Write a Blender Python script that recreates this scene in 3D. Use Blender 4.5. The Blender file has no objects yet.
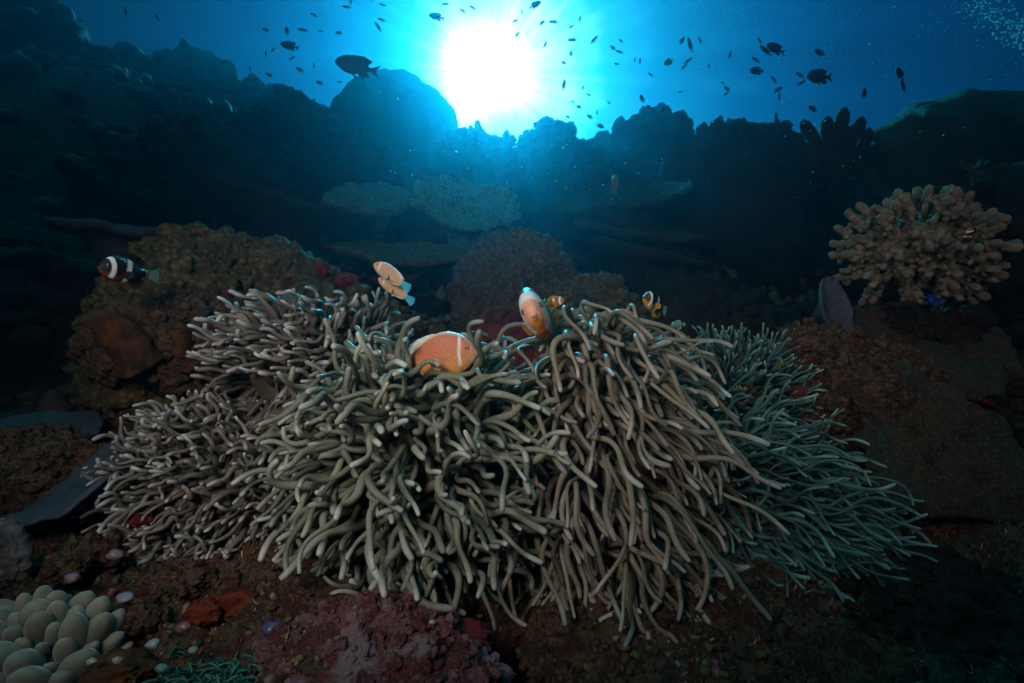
import bpy, math, random
import numpy as np
from mathutils import Vector, Matrix

scene = bpy.context.scene
COL = scene.collection
R = math.radians
FPX = 512.0                       # 90 degree lens: focal length in pixels of a 1024 wide frame


def at(px, py, d):
    """a point seen at pixel (px, py) d metres ahead"""
    return np.array([(px - 512) / FPX * d, d, (341.5 - py) / FPX * d])


# ------------------------------------------------------------------ camera
cam_d = bpy.data.cameras.new('camera')
cam_d.sensor_width = 36
cam_d.lens = 18
cam_d.clip_start = 0.02
cam_d.clip_end = 200
cam_d.dof.use_dof = True
cam_d.dof.focus_distance = 0.62
cam_d.dof.aperture_fstop = 11
cam = bpy.data.objects.new('camera', cam_d)
cam.rotation_euler = (R(90), 0, 0)
COL.objects.link(cam)
scene.camera = cam

# ------------------------------------------------------------------ light
SUN = Vector((at(492, 74, 1.0))).normalized()
SUN_EL = math.asin(SUN.z)
sun_d = bpy.data.lights.new('sun', 'SUN')
sun_d.energy = 5.0
sun_d.angle = R(1.5)
sun_d.color = (0.02, 0.60, 0.82)          # daylight after many metres of sea water
sun = bpy.data.objects.new('sun', sun_d)
sun.rotation_euler = SUN.to_track_quat('Z', 'Y').to_euler()
COL.objects.link(sun)


def strobe(loc, aim, watts, cone=95):
    d = bpy.data.lights.new('strobe', 'SPOT')
    d.energy = watts
    d.spot_size = R(cone)
    d.spot_blend = 0.75
    d.shadow_soft_size = 0.12
    d.color = (1.0, 0.92, 0.82)
    o = bpy.data.objects.new('strobe', d)
    o.location = loc
    o.rotation_euler = (Vector(loc) - Vector(aim)).to_track_quat('Z', 'Y').to_euler()
    COL.objects.link(o)


# the photographer's two flash heads, on arms either side of the camera
strobe((-0.30, -0.08, 0.25), (-0.17, 0.75, 0.14), 18.0)
strobe((0.40, -0.08, 0.33), (0.58, 0.90, 0.22), 7.0, 76)

world = bpy.data.worlds.new('World')
scene.world = world
world.use_nodes = True
nt = world.node_tree
nt.nodes.clear()
N = nt.nodes.new
LK = nt.links.new


def vmath(op, a, b=None):
    n = N('ShaderNodeVectorMath'); n.operation = op
    for i, v in enumerate((a, b)):
        if v is None: continue
        if isinstance(v, (tuple, list, Vector)): n.inputs[i].default_value = tuple(v)
        elif isinstance(v, (int, float)): n.inputs['Scale'].default_value = v
        else: LK(v, n.inputs[3] if (op == 'SCALE' and i == 1) else n.inputs[i])
    return n.outputs['Value'] if op in ('DOT_PRODUCT', 'LENGTH') else n.outputs['Vector']


def smath(op, a, b=None, c=None):
    n = N('ShaderNodeMath'); n.operation = op
    for i, v in enumerate((a, b, c)):
        if v is None: continue
        if isinstance(v, (int, float)): n.inputs[i].default_value = v
        else: LK(v, n.inputs[i])
    return n.outputs[0]


tc = N('ShaderNodeTexCoord')
dirv = vmath('NORMALIZE', tc.outputs['Generated'])
cosv = vmath('DOT_PRODUCT', dirv, SUN)
theta = smath('MULTIPLY', smath('ARCCOSINE', smath('MINIMUM', smath('MAXIMUM', cosv, -1.0), 1.0)), 180 / math.pi)
perp = vmath('NORMALIZE', vmath('SUBTRACT', dirv, vmath('SCALE', SUN, cosv)))
nr = N('ShaderNodeTexNoise'); nr.inputs['Scale'].default_value = 9.0; nr.inputs['Detail'].default_value = 3.0
LK(perp, nr.inputs['Vector'])
nb = N('ShaderNodeTexNoise'); nb.inputs['Scale'].default_value = 7.0; nb.inputs['Detail'].default_value = 3.0
LK(dirv, nb.inputs['Vector'])
streak = smath('MULTIPLY_ADD', smath('SUBTRACT', nr.outputs[0], 0.5), 0.42, 1.0)
rip = smath('MULTIPLY', smath('SUBTRACT', nb.outputs[0], 0.5), 7.0)
sx_ = N('ShaderNodeSeparateXYZ'); LK(dirv, sx_.inputs[0])
left_ = smath('MULTIPLY', smath('MAXIMUM', smath('SUBTRACT', smath('MULTIPLY', sx_.outputs[0], -1.0), 0.10), 0.0), 38.0)   # the water is darker over the reef wall
th2 = smath('ADD', smath('MAXIMUM', smath('ADD', smath('MULTIPLY', theta, streak), rip), 0.0), left_)
# a flatter, wider window of light: sea surface above is brighter than the depths
ramp = N('ShaderNodeValToRGB')
LK(smath('DIVIDE', th2, 90.0), ramp.inputs[0])
cr = ramp.color_ramp
stops = [(0, (5, 5, 5)), (2.4, (3.0, 3.1, 3.0)), (4.2, (1.35, 1.5, 1.52)), (6.0, (0.62, 1.0, 1.12)), (8.0, (0.18, 0.70, 0.90)), (11.0, (0.02, 0.40, 0.62)),
         (16, (0.003, 0.18, 0.36)), (24, (0.001, 0.052, 0.180)), (34, (0.0008, 0.014, 0.075)), (46, (0.0006, 0.0035, 0.022)),
         (90, (0.0003, 0.002, 0.009))]
while len(cr.elements) < len(stops):
    cr.elements.new(0.5)
for e, (a, c) in zip(cr.elements, stops):
    e.position = a / 90.0
    e.color = (*c, 1)
# the window of surface light straight overhead
sepz = N('ShaderNodeSeparateXYZ'); LK(dirv, sepz.inputs[0])
ovh = N('ShaderNodeMapRange'); ovh.interpolation_type = 'SMOOTHSTEP'
ovh.inputs['From Min'].default_value = 0.66; ovh.inputs['From Max'].default_value = 0.95
LK(sepz.outputs[2], ovh.inputs['Value'])
zen = N('ShaderNodeMix'); zen.data_type = 'RGBA'; zen.blend_type = 'ADD'
LK(ovh.outputs[0], zen.inputs[0]); LK(ramp.outputs[0], zen.inputs[6]); zen.inputs[7].default_value = (0.008, 0.46, 0.52, 1)
bg1 = N('ShaderNodeBackground'); LK(zen.outputs[2], bg1.inputs[0]); bg1.inputs[1].default_value = 1.0
sky = N('ShaderNodeTexSky'); sky.sky_type = 'NISHITA'; sky.sun_disc = False
sky.sun_elevation = SUN_EL
sky.sun_rotation = math.atan2(SUN.x, SUN.y)
tint = N('ShaderNodeMix'); tint.data_type = 'RGBA'; tint.blend_type = 'MULTIPLY'; tint.inputs[0].default_value = 1
LK(sky.outputs[0], tint.inputs[6]); tint.inputs[7].default_value = (0.003, 0.035, 0.07, 1)
bg2 = N('ShaderNodeBackground'); LK(tint.outputs[2], bg2.inputs[0]); bg2.inputs[1].default_value = 0.06
ad = N('ShaderNodeAddShader'); LK(bg1.outputs[0], ad.inputs[0]); LK(bg2.outputs[0], ad.inputs[1])
wo = N('ShaderNodeOutputWorld'); LK(ad.outputs[0], wo.inputs['Surface'])

scene.render.engine = 'CYCLES'
scene.view_settings.view_transform = 'Standard'
scene.view_settings.look = 'None'
scene.view_settings.exposure = 0.0
scene.view_settings.gamma = 1.0
scene.view_settings.use_curve_mapping = False
cy = scene.cycles
cy.max_bounces = 6; cy.diffuse_bounces = 3; cy.glossy_bounces = 2; cy.transmission_bounces = 3
cy.volume_bounces = 0; cy.transparent_max_bounces = 6
cy.use_denoising = True
cy.sample_clamp_indirect = 4.0
cy.caustics_reflective = False; cy.caustics_refractive = False

# ------------------------------------------------------------------ numeric noise
def _hash(ix, iy, iz, seed):
    h = (ix.astype(np.int64) * 374761393 + iy.astype(np.int64) * 668265263 + iz.astype(np.int64) * 2147483647 + seed * 1274126177) & 0xFFFFFFFF
    h = ((h ^ (h >> 13)) * 1274126177) & 0xFFFFFFFF
    h = ((h ^ (h >> 16)) * 2246822519) & 0xFFFFFFFF
    return ((h ^ (h >> 15)) & 0xFFFFFF) / float(0xFFFFFF)


def vnoise(p, seed=0):
    p = np.asarray(p, float)
    f = np.floor(p); t = p - f; t = t * t * (3 - 2 * t)
    i = f.astype(np.int64)
    out = 0
    for dx in (0, 1):
        wx = t[:, 0] if dx else 1 - t[:, 0]
        for dy in (0, 1):
            wy = t[:, 1] if dy else 1 - t[:, 1]
            for dz in (0, 1):
                wz = t[:, 2] if dz else 1 - t[:, 2]
                out = out + wx * wy * wz * _hash(i[:, 0] + dx, i[:, 1] + dy, i[:, 2] + dz, seed)
    return out * 2 - 1


def fbm(p, octv=4, seed=0, gain=0.5):
    p = np.asarray(p, float)
    a, s, tot = 1.0, 0, 0
    for o in range(octv):
        s = s + a * vnoise(p * (2.03 ** o) + o * 17.3, seed + o)
        tot += a; a *= gain
    return s / tot


def worley(p, seed=0):
    """distance to nearest jittered cell point (0 at the point)"""
    p = np.asarray(p, float)
    f = np.floor(p).astype(np.int64)
    best = np.full(len(p), 9.0)
    for dx in (-1, 0, 1):
        for dy in (-1, 0, 1):
            for dz in (-1, 0, 1):
                c = f + np.array([dx, dy, dz])
                q = np.stack([c[:, k] + _hash(c[:, 0], c[:, 1], c[:, 2], seed + 11 * k + 3) for k in range(3)], 1)
                best = np.minimum(best, np.linalg.norm(p - q, axis=1))
    return best


def bumps(p, seed=0):
    """rounded knobs, 1 at the middle of a knob"""
    d = worley(p, seed)
    return np.sqrt(np.clip(1 - (d / 0.72) ** 2, 0, 1))


# ------------------------------------------------------------------ mesh helpers
def mesh(name, v, f, smooth=True, col=None, attr=None):
    me = bpy.data.meshes.new(name)
    me.from_pydata([tuple(x) for x in np.asarray(v, float)], [], [tuple(int(i) for i in x) for x in f])
    if smooth:
        me.polygons.foreach_set('use_smooth', [True] * len(me.polygons))
    if col is not None:
        a = me.color_attributes.new('Col', 'FLOAT_COLOR', 'POINT')
        c = np.ones((len(v), 4)); c[:, :3] = col
        a.data.foreach_set('color', c.ravel())
    if attr is not None:
        for k, val in attr.items():
            a = me.attributes.new(k, 'FLOAT', 'POINT')
            a.data.foreach_set('value', np.asarray(val, float))
    me.update()
    return me


def obj(name, me, mat=None, parent=None, label=None, cat=None, group=None, kind=None, loc=None):
    o = bpy.data.objects.new(name, me)
    COL.objects.link(o)
    if mat is not None and me is not None and not me.materials:
        me.materials.append(mat)
    if parent is not None: o.parent = parent
    if loc is not None: o.location = tuple(loc)
    if label: o['label'] = label
    if cat: o['category'] = cat
    if group: o['group'] = group
    if kind: o['kind'] = kind
    return o


def thing(name, loc, label, cat, group=None):
    return obj(name, None, None, None, label, cat, group, None, loc)


class MB:
    def __init__(s): s.v = []; s.f = []; s.n = 0; s.c = []; s.a = []
    def add(s, v, f, c=None, a=None):
        s.v.append(np.asarray(v, float)); s.f += [tuple(i + s.n for i in x) for x in f]; s.n += len(v)
        if c is not None: s.c.append(np.broadcast_to(np.asarray(c, float), (len(v), 3)))
        if a is not None: s.a.append(np.asarray(a, float))
    def build(s, name, smooth=True):
        return mesh(name, np.concatenate(s.v), s.f, smooth, np.concatenate(s.c) if s.c else None, {'along': np.concatenate(s.a)} if s.a else None)


def grid_faces(nu, nv, wrap=False, off=0):
    f = []
    for i in range(nu - 1):
        for j in range(nv if wrap else nv - 1):
            k = (j + 1) % nv
            f.append((off + i * nv + j, off + i * nv + k, off + (i + 1) * nv + k, off + (i + 1) * nv + j))
    return f


_ico = {}
def ico(sub):
    if sub not in _ico:
        import bmesh
        bm = bmesh.new(); bmesh.ops.create_icosphere(bm, subdivisions=sub, radius=1.0)
        v = np.array([x.co[:] for x in bm.verts]); f = [[y.index for y in x.verts] for x in bm.faces]
        bm.free(); _ico[sub] = (v, f)
    return _ico[sub]


def tube(path, rad, sides=8):
    """closed round tube along path (n,3) with radius per point"""
    path = np.asarray(path, float); n = len(path)
    tan = np.gradient(path, axis=0); tan /= np.linalg.norm(tan, axis=1)[:, None] + 1e-9
    u = np.cross(tan[0], [0.3, 0.2, 0.9]); u /= np.linalg.norm(u) + 1e-9
    ang = np.arange(sides) / sides * 2 * math.pi
    rings = []
    for i in range(n):
        u = u - tan[i] * np.dot(u, tan[i]); u /= np.linalg.norm(u) + 1e-9
        w = np.cross(tan[i], u)
        rings.append(path[i] + rad[i] * (np.cos(ang)[:, None] * u + np.sin(ang)[:, None] * w))
    v = np.concatenate(rings + [path[:1], path[-1:]])
    f = grid_faces(n, sides, True)
    a, b = n * sides, n * sides + 1
    for j in range(sides):
        f.append((a, (j + 1) % sides, j)); f.append((b, (n - 1) * sides + j, (n - 1) * sides + (j + 1) % sides))
    return v, f


# ------------------------------------------------------------------ materials
def new_mat(name):
    m = bpy.data.materials.new(name); m.use_nodes = True
    m.node_tree.nodes.clear()
    return m


def shader(m, rough=0.6, spec=0.3):
    t = m.node_tree
    b = t.nodes.new('ShaderNodeBsdfPrincipled'); o = t.nodes.new('ShaderNodeOutputMaterial')
    t.links.new(b.outputs[0], o.inputs[0])
    b.inputs['Roughness'].default_value = rough
    b.inputs['Specular IOR Level'].default_value = spec
    return t, b


def ramp_node(t, fac, stops):
    r = t.nodes.new('ShaderNodeValToRGB')
    while len(r.color_ramp.elements) < len(stops): r.color_ramp.elements.new(0.5)
    for e, (p, c) in zip(r.color_ramp.elements, stops):
        e.position = p; e.color = (*c, 1)
    t.links.new(fac, r.inputs[0])
    return r.outputs[0]


def noise_node(t, vec, scale, detail=5, rough=0.6):
    n = t.nodes.new('ShaderNodeTexNoise'); n.inputs['Scale'].default_value = scale
    n.inputs['Detail'].default_value = detail; n.inputs['Roughness'].default_value = rough
    t.links.new(vec, n.inputs['Vector'])
    return n


def reef_mat(name, cols, scale=18, speck=(0.35, 0.3, 0.22), speck_amt=0.25, bump=0.5, bscale=160, rough=0.8, patch=None, tips=None):
    m = new_mat(name); t, b = shader(m, rough, 0.2)
    g = t.nodes.new('ShaderNodeNewGeometry').outputs['Position']
    n1 = noise_node(t, g, scale, 6, 0.65)
    k = len(cols)
    c = ramp_node(t, n1.outputs[0], [(0.30 + 0.42 * i / max(k - 1, 1), x) for i, x in enumerate(cols)])
    if patch:
        n3 = noise_node(t, g, scale * 0.45, 3, 0.5)
        f = ramp_node(t, n3.outputs[0], [(0.53, (0, 0, 0)), (0.60, (1, 1, 1))])
        mx = t.nodes.new('ShaderNodeMix'); mx.data_type = 'RGBA'
        t.links.new(f, mx.inputs[0]); t.links.new(c, mx.inputs[6]); mx.inputs[7].default_value = (*patch, 1); c = mx.outputs[2]
    if tips:                       # paler growing tips between darker corallites
        vo = t.nodes.new('ShaderNodeTexVoronoi'); vo.inputs['Scale'].default_value = tips[0]; t.links.new(g, vo.inputs['Vector'])
        f = ramp_node(t, vo.outputs['Distance'], [(0.12, (tips[2],) * 3), (0.5, (0, 0, 0))])
        mx = t.nodes.new('ShaderNodeMix'); mx.data_type = 'RGBA'
        t.links.new(f, mx.inputs[0]); t.links.new(c, mx.inputs[6]); mx.inputs[7].default_value = (*tips[1], 1); c = mx.outputs[2]
    n2 = noise_node(t, g, scale * 9, 4, 0.7)
    f = ramp_node(t, n2.outputs[0], [(0.60, (0, 0, 0)), (0.74, (speck_amt,) * 3)])
    mx = t.nodes.new('ShaderNodeMix'); mx.data_type = 'RGBA'
    t.links.new(f, mx.inputs[0]); t.links.new(c, mx.inputs[6]); mx.inputs[7].default_value = (*speck, 1)
    t.links.new(mx.outputs[2], b.inputs['Base Color'])
    nb = noise_node(t, g, bscale, 6, 0.75)
    bp = t.nodes.new('ShaderNodeBump'); bp.inputs['Strength'].default_value = bump; bp.inputs['Distance'].default_value = 0.016
    t.links.new(nb.outputs[0], bp.inputs['Height']); t.links.new(bp.outputs[0], b.inputs['Normal'])
    return m


def attr_mat(name, rough=0.4, spec=0.4, mottle=0.15, mscale=300, sss=0.0, bump=0.0):
    m = new_mat(name); t, b = shader(m, rough, spec)
    a = t.nodes.new('ShaderNodeAttribute'); a.attribute_name = 'Col'
    g = t.nodes.new('ShaderNodeTexCoord').outputs['Object']
    n = noise_node(t, g, mscale, 4, 0.6)
    f = ramp_node(t, n.outputs[0], [(0.3, (1 - mottle,) * 3), (0.7, (1 + mottle,) * 3)])
    mx = t.nodes.new('ShaderNodeMix'); mx.data_type = 'RGBA'; mx.blend_type = 'MULTIPLY'; mx.inputs[0].default_value = 1
    t.links.new(a.outputs['Color'], mx.inputs[6]); t.links.new(f, mx.inputs[7])
    t.links.new(mx.outputs[2], b.inputs['Base Color'])
    if sss:
        b.inputs['Subsurface Weight'].default_value = sss
        b.inputs['Subsurface Radius'].default_value = (0.004, 0.002, 0.001)
        b.inputs['Subsurface Scale'].default_value = 1.0
    if bump:
        bp = t.nodes.new('ShaderNodeBump'); bp.inputs['Strength'].default_value = bump; bp.inputs['Distance'].default_value = 0.002
        t.links.new(n.outputs[0], bp.inputs['Height']); t.links.new(bp.outputs[0], b.inputs['Normal'])
    return m


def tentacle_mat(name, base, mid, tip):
    """anemone flesh: root, shaft and pale tip colours run along each tentacle"""
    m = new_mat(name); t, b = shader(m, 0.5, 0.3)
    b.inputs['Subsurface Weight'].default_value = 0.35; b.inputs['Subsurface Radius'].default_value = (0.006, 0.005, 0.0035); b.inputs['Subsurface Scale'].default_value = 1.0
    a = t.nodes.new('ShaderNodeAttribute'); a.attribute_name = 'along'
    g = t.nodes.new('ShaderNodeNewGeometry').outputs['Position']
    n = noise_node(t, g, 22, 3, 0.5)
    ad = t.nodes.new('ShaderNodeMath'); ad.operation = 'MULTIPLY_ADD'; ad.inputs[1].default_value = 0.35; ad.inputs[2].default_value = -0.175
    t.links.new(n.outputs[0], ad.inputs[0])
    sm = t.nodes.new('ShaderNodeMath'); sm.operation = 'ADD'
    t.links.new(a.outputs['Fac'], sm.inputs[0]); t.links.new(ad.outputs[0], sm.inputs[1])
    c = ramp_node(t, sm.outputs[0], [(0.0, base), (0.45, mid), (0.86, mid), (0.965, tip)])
    oi = t.nodes.new('ShaderNodeAttribute'); oi.attribute_name = 'tone'
    hv = t.nodes.new('ShaderNodeHueSaturation')
    mr = t.nodes.new('ShaderNodeMapRange'); mr.inputs['To Min'].default_value = 0.62; mr.inputs['To Max'].default_value = 1.32
    t.links.new(oi.outputs['Fac'], mr.inputs['Value']); t.links.new(mr.outputs[0], hv.inputs['Value'])
    t.links.new(c, hv.inputs['Color'])
    n2 = noise_node(t, g, 420, 3, 0.6)
    f = ramp_node(t, n2.outputs[0], [(0.3, (0.82,) * 3), (0.7, (1.1,) * 3)])
    mx = t.nodes.new('ShaderNodeMix'); mx.data_type = 'RGBA'; mx.blend_type = 'MULTIPLY'; mx.inputs[0].default_value = 1
    t.links.new(hv.outputs[0], mx.inputs[6]); t.links.new(f, mx.inputs[7])
    t.links.new(mx.outputs[2], b.inputs['Base Color'])
    tr = t.nodes.new('ShaderNodeBsdfTranslucent'); t.links.new(mx.outputs[2], tr.inputs[0])
    ms = t.nodes.new('ShaderNodeMixShader'); ms.inputs[0].default_value = 0.35
    t.links.new(b.outputs[0], ms.inputs[1]); t.links.new(tr.outputs[0], ms.inputs[2])
    out = [x for x in t.nodes if x.type == 'OUTPUT_MATERIAL'][0]
    t.links.new(ms.outputs[0], out.inputs[0])
    bp = t.nodes.new('ShaderNodeBump'); bp.inputs['Strength'].default_value = 0.15; bp.inputs['Distance'].default_value = 0.002
    t.links.new(n2.outputs[0], bp.inputs['Height']); t.links.new(bp.outputs[0], b.inputs['Normal'])
    return m


M_reef = reef_mat('reef_rock', [(0.016, 0.012, 0.010), (0.12, 0.068, 0.036), (0.036, 0.024, 0.017), (0.24, 0.135, 0.067), (0.12, 0.028, 0.036), (0.36, 0.29, 0.19)], 62, (0.50, 0.40, 0.34), 0.7, 1.0, 300, patch=(0.11, 0.035, 0.022), tips=(130, (0.30, 0.22, 0.15), 0.45))
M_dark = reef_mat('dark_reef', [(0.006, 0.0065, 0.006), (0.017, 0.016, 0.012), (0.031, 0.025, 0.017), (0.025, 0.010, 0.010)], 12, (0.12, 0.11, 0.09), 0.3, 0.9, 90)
M_olive = reef_mat('olive_coral', [(0.02, 0.018, 0.01), (0.10, 0.075, 0.03), (0.20, 0.15, 0.065)], 60, (0.34, 0.28, 0.15), 0.4, 0.9, 150, tips=(70, (0.36, 0.28, 0.14), 0.55))
M_green = reef_mat('green_plate_coral', [(0.03, 0.055, 0.04), (0.09, 0.14, 0.09), (0.15, 0.21, 0.13)], 20, (0.34, 0.40, 0.28), 0.35, 0.8, 110, tips=(58, (0.26, 0.34, 0.24), 0.5))
M_dgreen = reef_mat('dull_plate_coral', [(0.015, 0.022, 0.016), (0.035, 0.045, 0.03), (0.06, 0.07, 0.045)], 24, (0.15, 0.17, 0.12), 0.4, 0.9, 120)
M_cup = reef_mat('cup_coral_skin', [(0.03, 0.035, 0.05), (0.07, 0.08, 0.11), (0.10, 0.12, 0.15)], 40, (0.3, 0.36, 0.4), 0.4, 0.6, 220)
M_rib = reef_mat('ribbed_coral', [(0.012, 0.020, 0.015), (0.028, 0.045, 0.032), (0.042, 0.062, 0.042)], 18, (0.12, 0.14, 0.1), 0.4, 0.8, 90)
M_dkbrown = reef_mat('dark_brown_reef', [(0.010, 0.007, 0.005), (0.055, 0.034, 0.022), (0.018, 0.012, 0.009), (0.10, 0.066, 0.040), (0.05, 0.014, 0.014)], 50, (0.3, 0.24, 0.18), 0.5, 1.0, 240)
M_pinkrock = reef_mat('coralline_crust', [(0.045, 0.022, 0.02), (0.36, 0.07, 0.095), (0.10, 0.045, 0.03), (0.46, 0.16, 0.19), (0.16, 0.10, 0.055), (0.68, 0.52, 0.52)], 54, (0.75, 0.6, 0.6), 0.7, 1.0, 300, patch=(0.46, 0.30, 0.34))
M_table = reef_mat('pale_table_coral', [(0.03, 0.11, 0.08), (0.09, 0.29, 0.21), (0.15, 0.39, 0.28)], 24, (0.36, 0.5, 0.40), 0.4, 1.0, 130, tips=(64, (0.32, 0.58, 0.45), 0.6))
M_brownplate = reef_mat('brown_plate_coral', [(0.022, 0.012, 0.008), (0.060, 0.032, 0.020), (0.095, 0.060, 0.040), (0.04, 0.022, 0.015)], 34, (0.26, 0.21, 0.16), 0.6, 1.0, 200, patch=(0.045, 0.060, 0.045), tips=(150, (0.17, 0.125, 0.09), 0.7))
M_greyplate = reef_mat('grey_plate_coral', [(0.022, 0.026, 0.036), (0.042, 0.049, 0.066), (0.062, 0.066, 0.084)], 24, (0.16, 0.17, 0.2), 0.35, 0.3, 200)
M_maroon = reef_mat('maroon_sponge', [(0.05, 0.008, 0.012), (0.13, 0.02, 0.025), (0.19, 0.04, 0.04)], 22, (0.3, 0.1, 0.1), 0.3, 0.6, 180)
M_orange = reef_mat('orange_sponge', [(0.012, 0.010, 0.008), (0.060, 0.024, 0.008), (0.13, 0.055, 0.012)], 50, (0.4, 0.25, 0.1), 0.3, 0.5, 200)
M_red = reef_mat('red_sponge', [(0.03, 0.008, 0.006), (0.16, 0.016, 0.009), (0.24, 0.05, 0.02), (0.06, 0.03, 0.02)], 90, (0.5, 0.15, 0.05), 0.35, 0.8, 220)
M_branch = reef_mat('cauliflower_coral', [(0.10, 0.080, 0.055), (0.27, 0.215, 0.155), (0.48, 0.41, 0.32)], 40, (0.5, 0.44, 0.34), 0.5, 0.8, 330)
M_shell = reef_mat('oyster_shell', [(0.03, 0.03, 0.032), (0.10, 0.095, 0.10), (0.24, 0.23, 0.24)], 70, (0.5, 0.5, 0.5), 0.5, 0.8, 260)
M_crust = attr_mat('mixed_crust', 0.75, 0.2, 0.35, 260, 0, 0.6)
M_fish = attr_mat('fish_skin', 0.42, 0.35, 0.08, 90, 0.15)
tt = M_fish.node_tree
_g = tt.nodes.new('ShaderNodeTexCoord').outputs['Object']
_v = tt.nodes.new('ShaderNodeTexVoronoi'); _v.inputs['Scale'].default_value = 60; tt.links.new(_g, _v.inputs['Vector'])
_b = tt.nodes.new('ShaderNodeBump'); _b.inputs['Strength'].default_value = 0.35; _b.inputs['Distance'].default_value = 0.002
tt.links.new(_v.outputs['Distance'], _b.inputs['Height'])
_p = [x for x in tt.nodes if x.type == 'BSDF_PRINCIPLED'][0]; tt.links.new(_b.outputs[0], _p.inputs['Normal'])
_src = _p.inputs['Base Color'].links[0].from_socket
_r = ramp_node(tt, _v.outputs['Distance'], [(0.25, (1.02,) * 3), (0.62, (0.88,) * 3)])
_m = tt.nodes.new('ShaderNodeMix'); _m.data_type = 'RGBA'; _m.blend_type = 'MULTIPLY'; _m.inputs[0].default_value = 1
tt.links.new(_src, _m.inputs[6]); tt.links.new(_r, _m.inputs[7]); tt.links.new(_m.outputs[2], _p.inputs['Base Color'])
M_silh = attr_mat('damselfish_skin', 0.5, 0.3, 0.1, 60)
M_squirt = attr_mat('pale_squirt', 0.3, 0.5, 0.12, 150, 0.4)
M_algae = attr_mat('teal_algae', 0.6, 0.3, 0.3, 200)

T_green = tentacle_mat('anemone_green', (0.090, 0.076, 0.052), (0.270, 0.280, 0.215), (0.50, 0.50, 0.45))  # teal of the light from above is mixed into this shaft colour
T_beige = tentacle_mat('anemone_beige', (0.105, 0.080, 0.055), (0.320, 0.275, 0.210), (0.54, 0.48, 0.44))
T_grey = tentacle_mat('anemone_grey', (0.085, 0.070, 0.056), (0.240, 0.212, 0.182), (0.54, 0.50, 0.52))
T_thin = tentacle_mat('anemone_thin', (0.040, 0.046, 0.040), (0.095, 0.185, 0.175), (0.26, 0.42, 0.40))  # teal light and the dimness at right are put into these colours
M_disc = reef_mat('anemone_disc', [(0.06, 0.045, 0.032), (0.14, 0.11, 0.07), (0.16, 0.17, 0.11)], 40, (0.2, 0.2, 0.15), 0.2, 0.3, 200, 0.5)

# ------------------------------------------------------------------ the reef slope
PY = np.array([-3, -0.6, 0.2, 0.45, 0.6, 0.75, 1.1, 1.5, 2.0, 2.6, 3.3, 4.1, 4.9, 6.2, 9, 13.0])
PZ = np.array([-2.2, -0.95, -0.43, -0.318, -0.285, -0.25, -0.17, -0.01, 0.18, 0.50, 0.90, 1.38, 1.50, 0.9, -1.5, -4.5])


# how high the crest of the reef stands round the compass
SKX = np.array([-600, 0, 100, 143, 236, 327, 345, 454, 500, 540, 608, 690, 771, 824, 860, 1024, 1500])
SKY = np.array([40, 62, 72, 84, 110, 130, 124, 140, 146, 148, 150, 158, 166, 184, 184, 176, 150])


def base_h(x, y):
    x = np.asarray(x, float); y = np.asarray(y, float)
    z = np.interp(y, PY, PZ)
    left = np.clip((-x - 1.2) / 3.5, 0, 1); left = left * left * (3 - 2 * left)
    near = np.clip((y - 1.6) / 2.5, 0, 1)
    z = z + left * near * 1.7
    right = np.clip((x - 1.0) / 3, 0, 1)
    z = z + right * np.clip((y - 0.6) / 2, 0, 1) * 0.05 * (1 - np.clip((y - 2) / 2, 0, 1) * 3)
    # the gully in the middle of the slope
    z = z - 0.22 * np.exp(-((x - 0.10 * y) / (0.30 + 0.08 * y)) ** 2) * np.clip((y - 1.2) / 1.2, 0, 1)
    return z


def height(x, y):
    z = base_h(x, y)
    p = np.stack([x, y, np.zeros_like(x)], 1)
    far = np.clip((y - 0.6) / 2.0, 0.0, 1)
    z = z + fbm(p * 1.5, 4, 5) * (0.05 + 0.24 * far)
    z = z + fbm(p * 7, 4, 9) * (0.040 + 0.04 * far)
    z = z + (bumps(p * 9, 4) - 0.5) * (0.014 + 0.06 * far)
    az = 512 + 512 * x / np.maximum(y, 0.3)
    lim = np.maximum(y, 0.3) * (341.5 - np.interp(az, SKX, SKY)) / 512 - 0.05
    wl = np.clip((y - 1.8) / 0.8, 0, 1)
    z = np.where(wl > 0, z * (1 - wl) + wl * np.minimum(z, lim + 0.25 * np.minimum(z - lim, 0.3)), z)
    nearm = np.clip(1.6 - y, 0, 1)
    z = z + (bumps(p * 30, 8) - 0.5) * 0.014 * nearm + fbm(p * 45, 4, 12, 0.65) * 0.020 * nearm
    # dark hole under the middle anemone
    z = z - 0.16 * np.exp(-(((x - 0.005) / 0.045) ** 2 + ((y - 0.53) / 0.10) ** 2))
    return z


def spaced(lo, hi, a, b, da, ratio):
    s = list(np.arange(a, b, da)); d = da; v = b
    while v < hi: s.append(v); d *= ratio; v += d
    s.append(hi); d = da; v = a - da; pre = []
    while v > lo: pre.append(v); d *= ratio; v -= d
    pre.append(lo)
    return np.array(pre[::-1] + s)


gx = spaced(-9.5, 9.5, -0.75, 0.9, 0.0055, 1.022)
gy = spaced(-3, 13, 0.35, 1.0, 0.0055, 1.022)
X, Y = np.meshgrid(gx, gy)
Z = height(X.ravel(), Y.ravel())
obj('seabed', mesh('seabed', np.stack([X.ravel(), Y.ravel(), Z], 1), grid_faces(len(gy), len(gx))), M_reef, kind='structure',
    label='dark rubble covered seabed of the reef slope', cat='seabed')


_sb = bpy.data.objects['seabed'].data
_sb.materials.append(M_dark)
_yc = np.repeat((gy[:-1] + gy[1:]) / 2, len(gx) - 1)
_sb.polygons.foreach_set('material_index', (_yc > 1.15).astype(np.int32))  # far faces: the slope's lack of light is put into a darker colour


def hz(x, y):
    return float(height(np.array([x]), np.array([y]))[0])


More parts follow.
